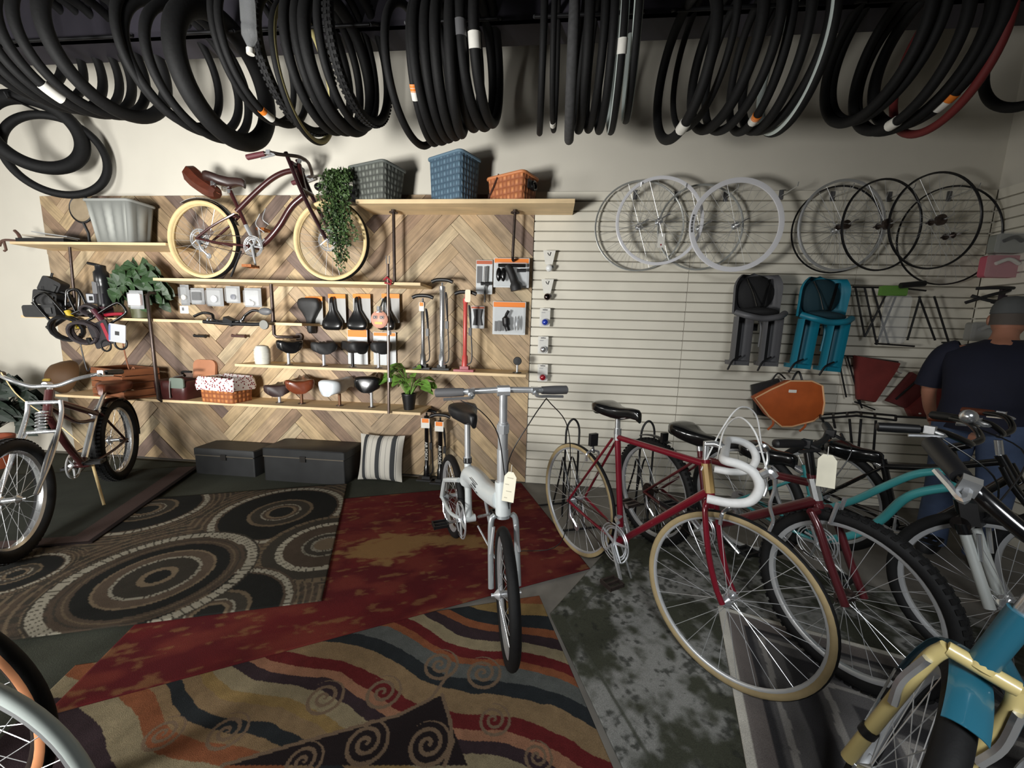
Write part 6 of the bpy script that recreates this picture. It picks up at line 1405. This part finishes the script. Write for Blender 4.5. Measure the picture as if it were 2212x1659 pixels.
# local: facing -y, x to the person's left
bp = [((0, 0, .86), (.15, .11)), ((0, -.03, 1.0), (.15, .11)), ((0, -.09, 1.16), (.13, .09)), ((0, -.15, 1.26), (.11, .07)), ((0, -.195, 1.345), (.06, .06)), ((0, -.22, 1.40), (.055, .055)), ((0, -.25, 1.44), (.065, .075))]
ed = [(i, i+1) for i in range(6)]
for s in (-1, 1):
    k = len(bp); bp += [((s*.19, -.15, 1.285), .058), ((s*.245, -.15, 1.15), .05), ((s*.265, -.16, 1.02), .04), ((s*.26, -.24, .90), .034), ((s*.24, -.32, .80), .026)]; ed += [(3, k)]+[(k+i, k+i+1) for i in range(4)]
    k = len(bp); bp += [((s*.095, 0, .80), .088), ((s*.10, -.01, .62), .075), ((s*.105, -.015, .46), .058), ((s*.105, .01, .30), .054), ((s*.105, .02, .10), .038), ((s*.11, -.02, .05), .04), ((s*.115, -.12, .035), .036)]; ed += [(0, k)]+[(k+i, k+i+1) for i in range(6)]
skin_body('body', bp, ed, SKIN, pr)
def shirt():
    m = MB(); rings = []
    for (z, y, rx, ry) in ((.83, -.0, .185, .14), (.92, -.01, .185, .145), (1.0, -.03, .18, .14), (1.10, -.07, .195, .145), (1.20, -.11, .215, .145), (1.28, -.15, .225, .13), (1.315, -.165, .185, .11), (1.35, -.195, .10, .085), (1.365, -.208, .075, .075)):
        rings.append([V((rx*math.copysign(abs(math.cos(a))**.8, math.cos(a)), y+ry*math.sin(a)+.006*math.sin(5*a+z*30), z)) for a in [2*PI*k/28 for k in range(28)]])
    m.loft(rings, caps=False)
    for s in (-1, 1): m.tube(smooth_path([(s*.15, -.155, 1.295), (s*.21, -.152, 1.265), (s*.25, -.15, 1.17), (s*.27, -.155, 1.05)], 4), [.06, .070, .070, .068, .067, .066, .065, .064, .064, .064, .065, .066, .067], 14, caps=False)
    return m.build('shirt', NAVY, pr, 70)
shirt()
for s in (-1, 1):
    MB().tube(smooth_path([(s*.08, 0, .88), (s*.095, 0, .78), (s*.10, -.01, .60), (s*.105, -.015, .45), (s*.105, .01, .28), (s*.105, .015, .07)], 4), [.12, .118, .112, .108, .104, .1, .096, .09, .086, .083, .08, .078, .076, .074, .073, .072, .072, .072, .073, .074, .074], 16).build('trouser_leg', JEAN, pr, 60)
    MB().loft([[V((s*.115+a*w_, -.06+b*l_+dy, z)) for a, b in rr_poly(1, 1, .4)] for (w_, l_, z, dy) in ((.10, .29, 0, 0), (.105, .295, .03, 0), (.095, .26, .06, .01), (.075, .14, .10, .05))]).build('shoe', SHOE, pr, 60)
    # hand: palm and five bent fingers
    hc = V((s*.24, -.32, .79)); m = MB(); m.ell(hc+V((0, -.04, -.002)), (.038, .048, .017), 14, 10)
    for k in range(4): x = (-.027+.018*k); L = (.058, .068, .063, .05)[k]; m.tube(smooth_path([hc+V((x, -.075, 0)), hc+V((x*1.1, -.075-L*.55, -.004)), hc+V((x*1.1, -.075-L*.8, -.025)), hc+V((x*1.05, -.075-L*.75, -.048))], 3), [.0095, .0093, .009, .009, .0088, .0085, .008, .008, .0075, .007][:10], 8)
    m.tube(smooth_path([hc+V((-s*.03, -.03, -.004)), hc+V((-s*.052, -.055, -.014)), hc+V((-s*.05, -.085, -.026))], 3), [.0115, .011, .0105, .010, .0095, .009, .0085], 8); m.build('hand', SKIN, pr, 70)
# head
hd = MB(); H0 = V((0, -.265, 1.49)); rings = []
for i in range(15):
    t_ = -1+2*i/14; z = t_*.118; q = math.sqrt(max(0.0, 1-t_*t_)); wx = .076*q**.8*(1 if t_ > -.2 else 1+.18*(t_+.2)); wy = .096*q**.75; rings.append([H0+V((wx*math.cos(a), wy*math.sin(a)-(.012 if t_ < -.2 and math.sin(a) < 0 else 0), z)) for a in [2*PI*k/20 for k in range(20)]])
hd.loft(rings); hd.tube([H0+V((0, -.088, .025)), H0+V((0, -.108, -.012)), H0+V((0, -.096, -.026))], [.009, .014, .010], 8)
hd.build('head', SKIN, pr, 70)
for s in (-1, 1): MB().ell(H0+V((s*.079, .005, -.005)), (.012, .022, .032), 10, 8).build('ear', SKIN, pr); MB().ell(H0+V((s*.03, -.086, .022)), (.012, .008, .008), 10, 8).build('eye', PAPER, pr); MB().ell(H0+V((s*.03, -.0925, .022)), (.005, .003, .005), 8, 6).build('iris', HAIRM, pr)
MB().tube(smooth_path([H0+V((-.022, -.088, -.055)), H0+V((0, -.096, -.053)), H0+V((.022, -.088, -.055))], 3), .005, 6).build('mouth', mat('lip', (150, 86, 78), .5), pr)
MB().lathe([(.001, .105), (.04, .10), (.07, .075), (.084, .04), (.088, .0), (.084, -.004)], H0+V((0, .002, .035)), 'z', 28).xf(Matrix.Translation(H0) @ Matrix.Diagonal((.95, 1.16, 1, 1)) @ Matrix.Translation(-H0)).build('cap', CAPM, pr)
MB().loft([[H0+V((.075*math.cos(a), -.085+.09*math.sin(a), .038)) for a in [PI+PI*k/10 for k in range(11)]], [H0+V((.075*math.cos(a), -.085+.09*math.sin(a), .045)) for a in [PI+PI*k/10 for k in range(11)]]]).build('cap_brim', CAPM, pr)
MB().loft([[H0+V((.079*math.cos(a), .1*math.sin(a), z)) for a in [PI*k/12-.1 for k in range(14)]] for z in (-.035, .04)], closed_rings=False, caps=False).build('hair', HAIRM, pr)
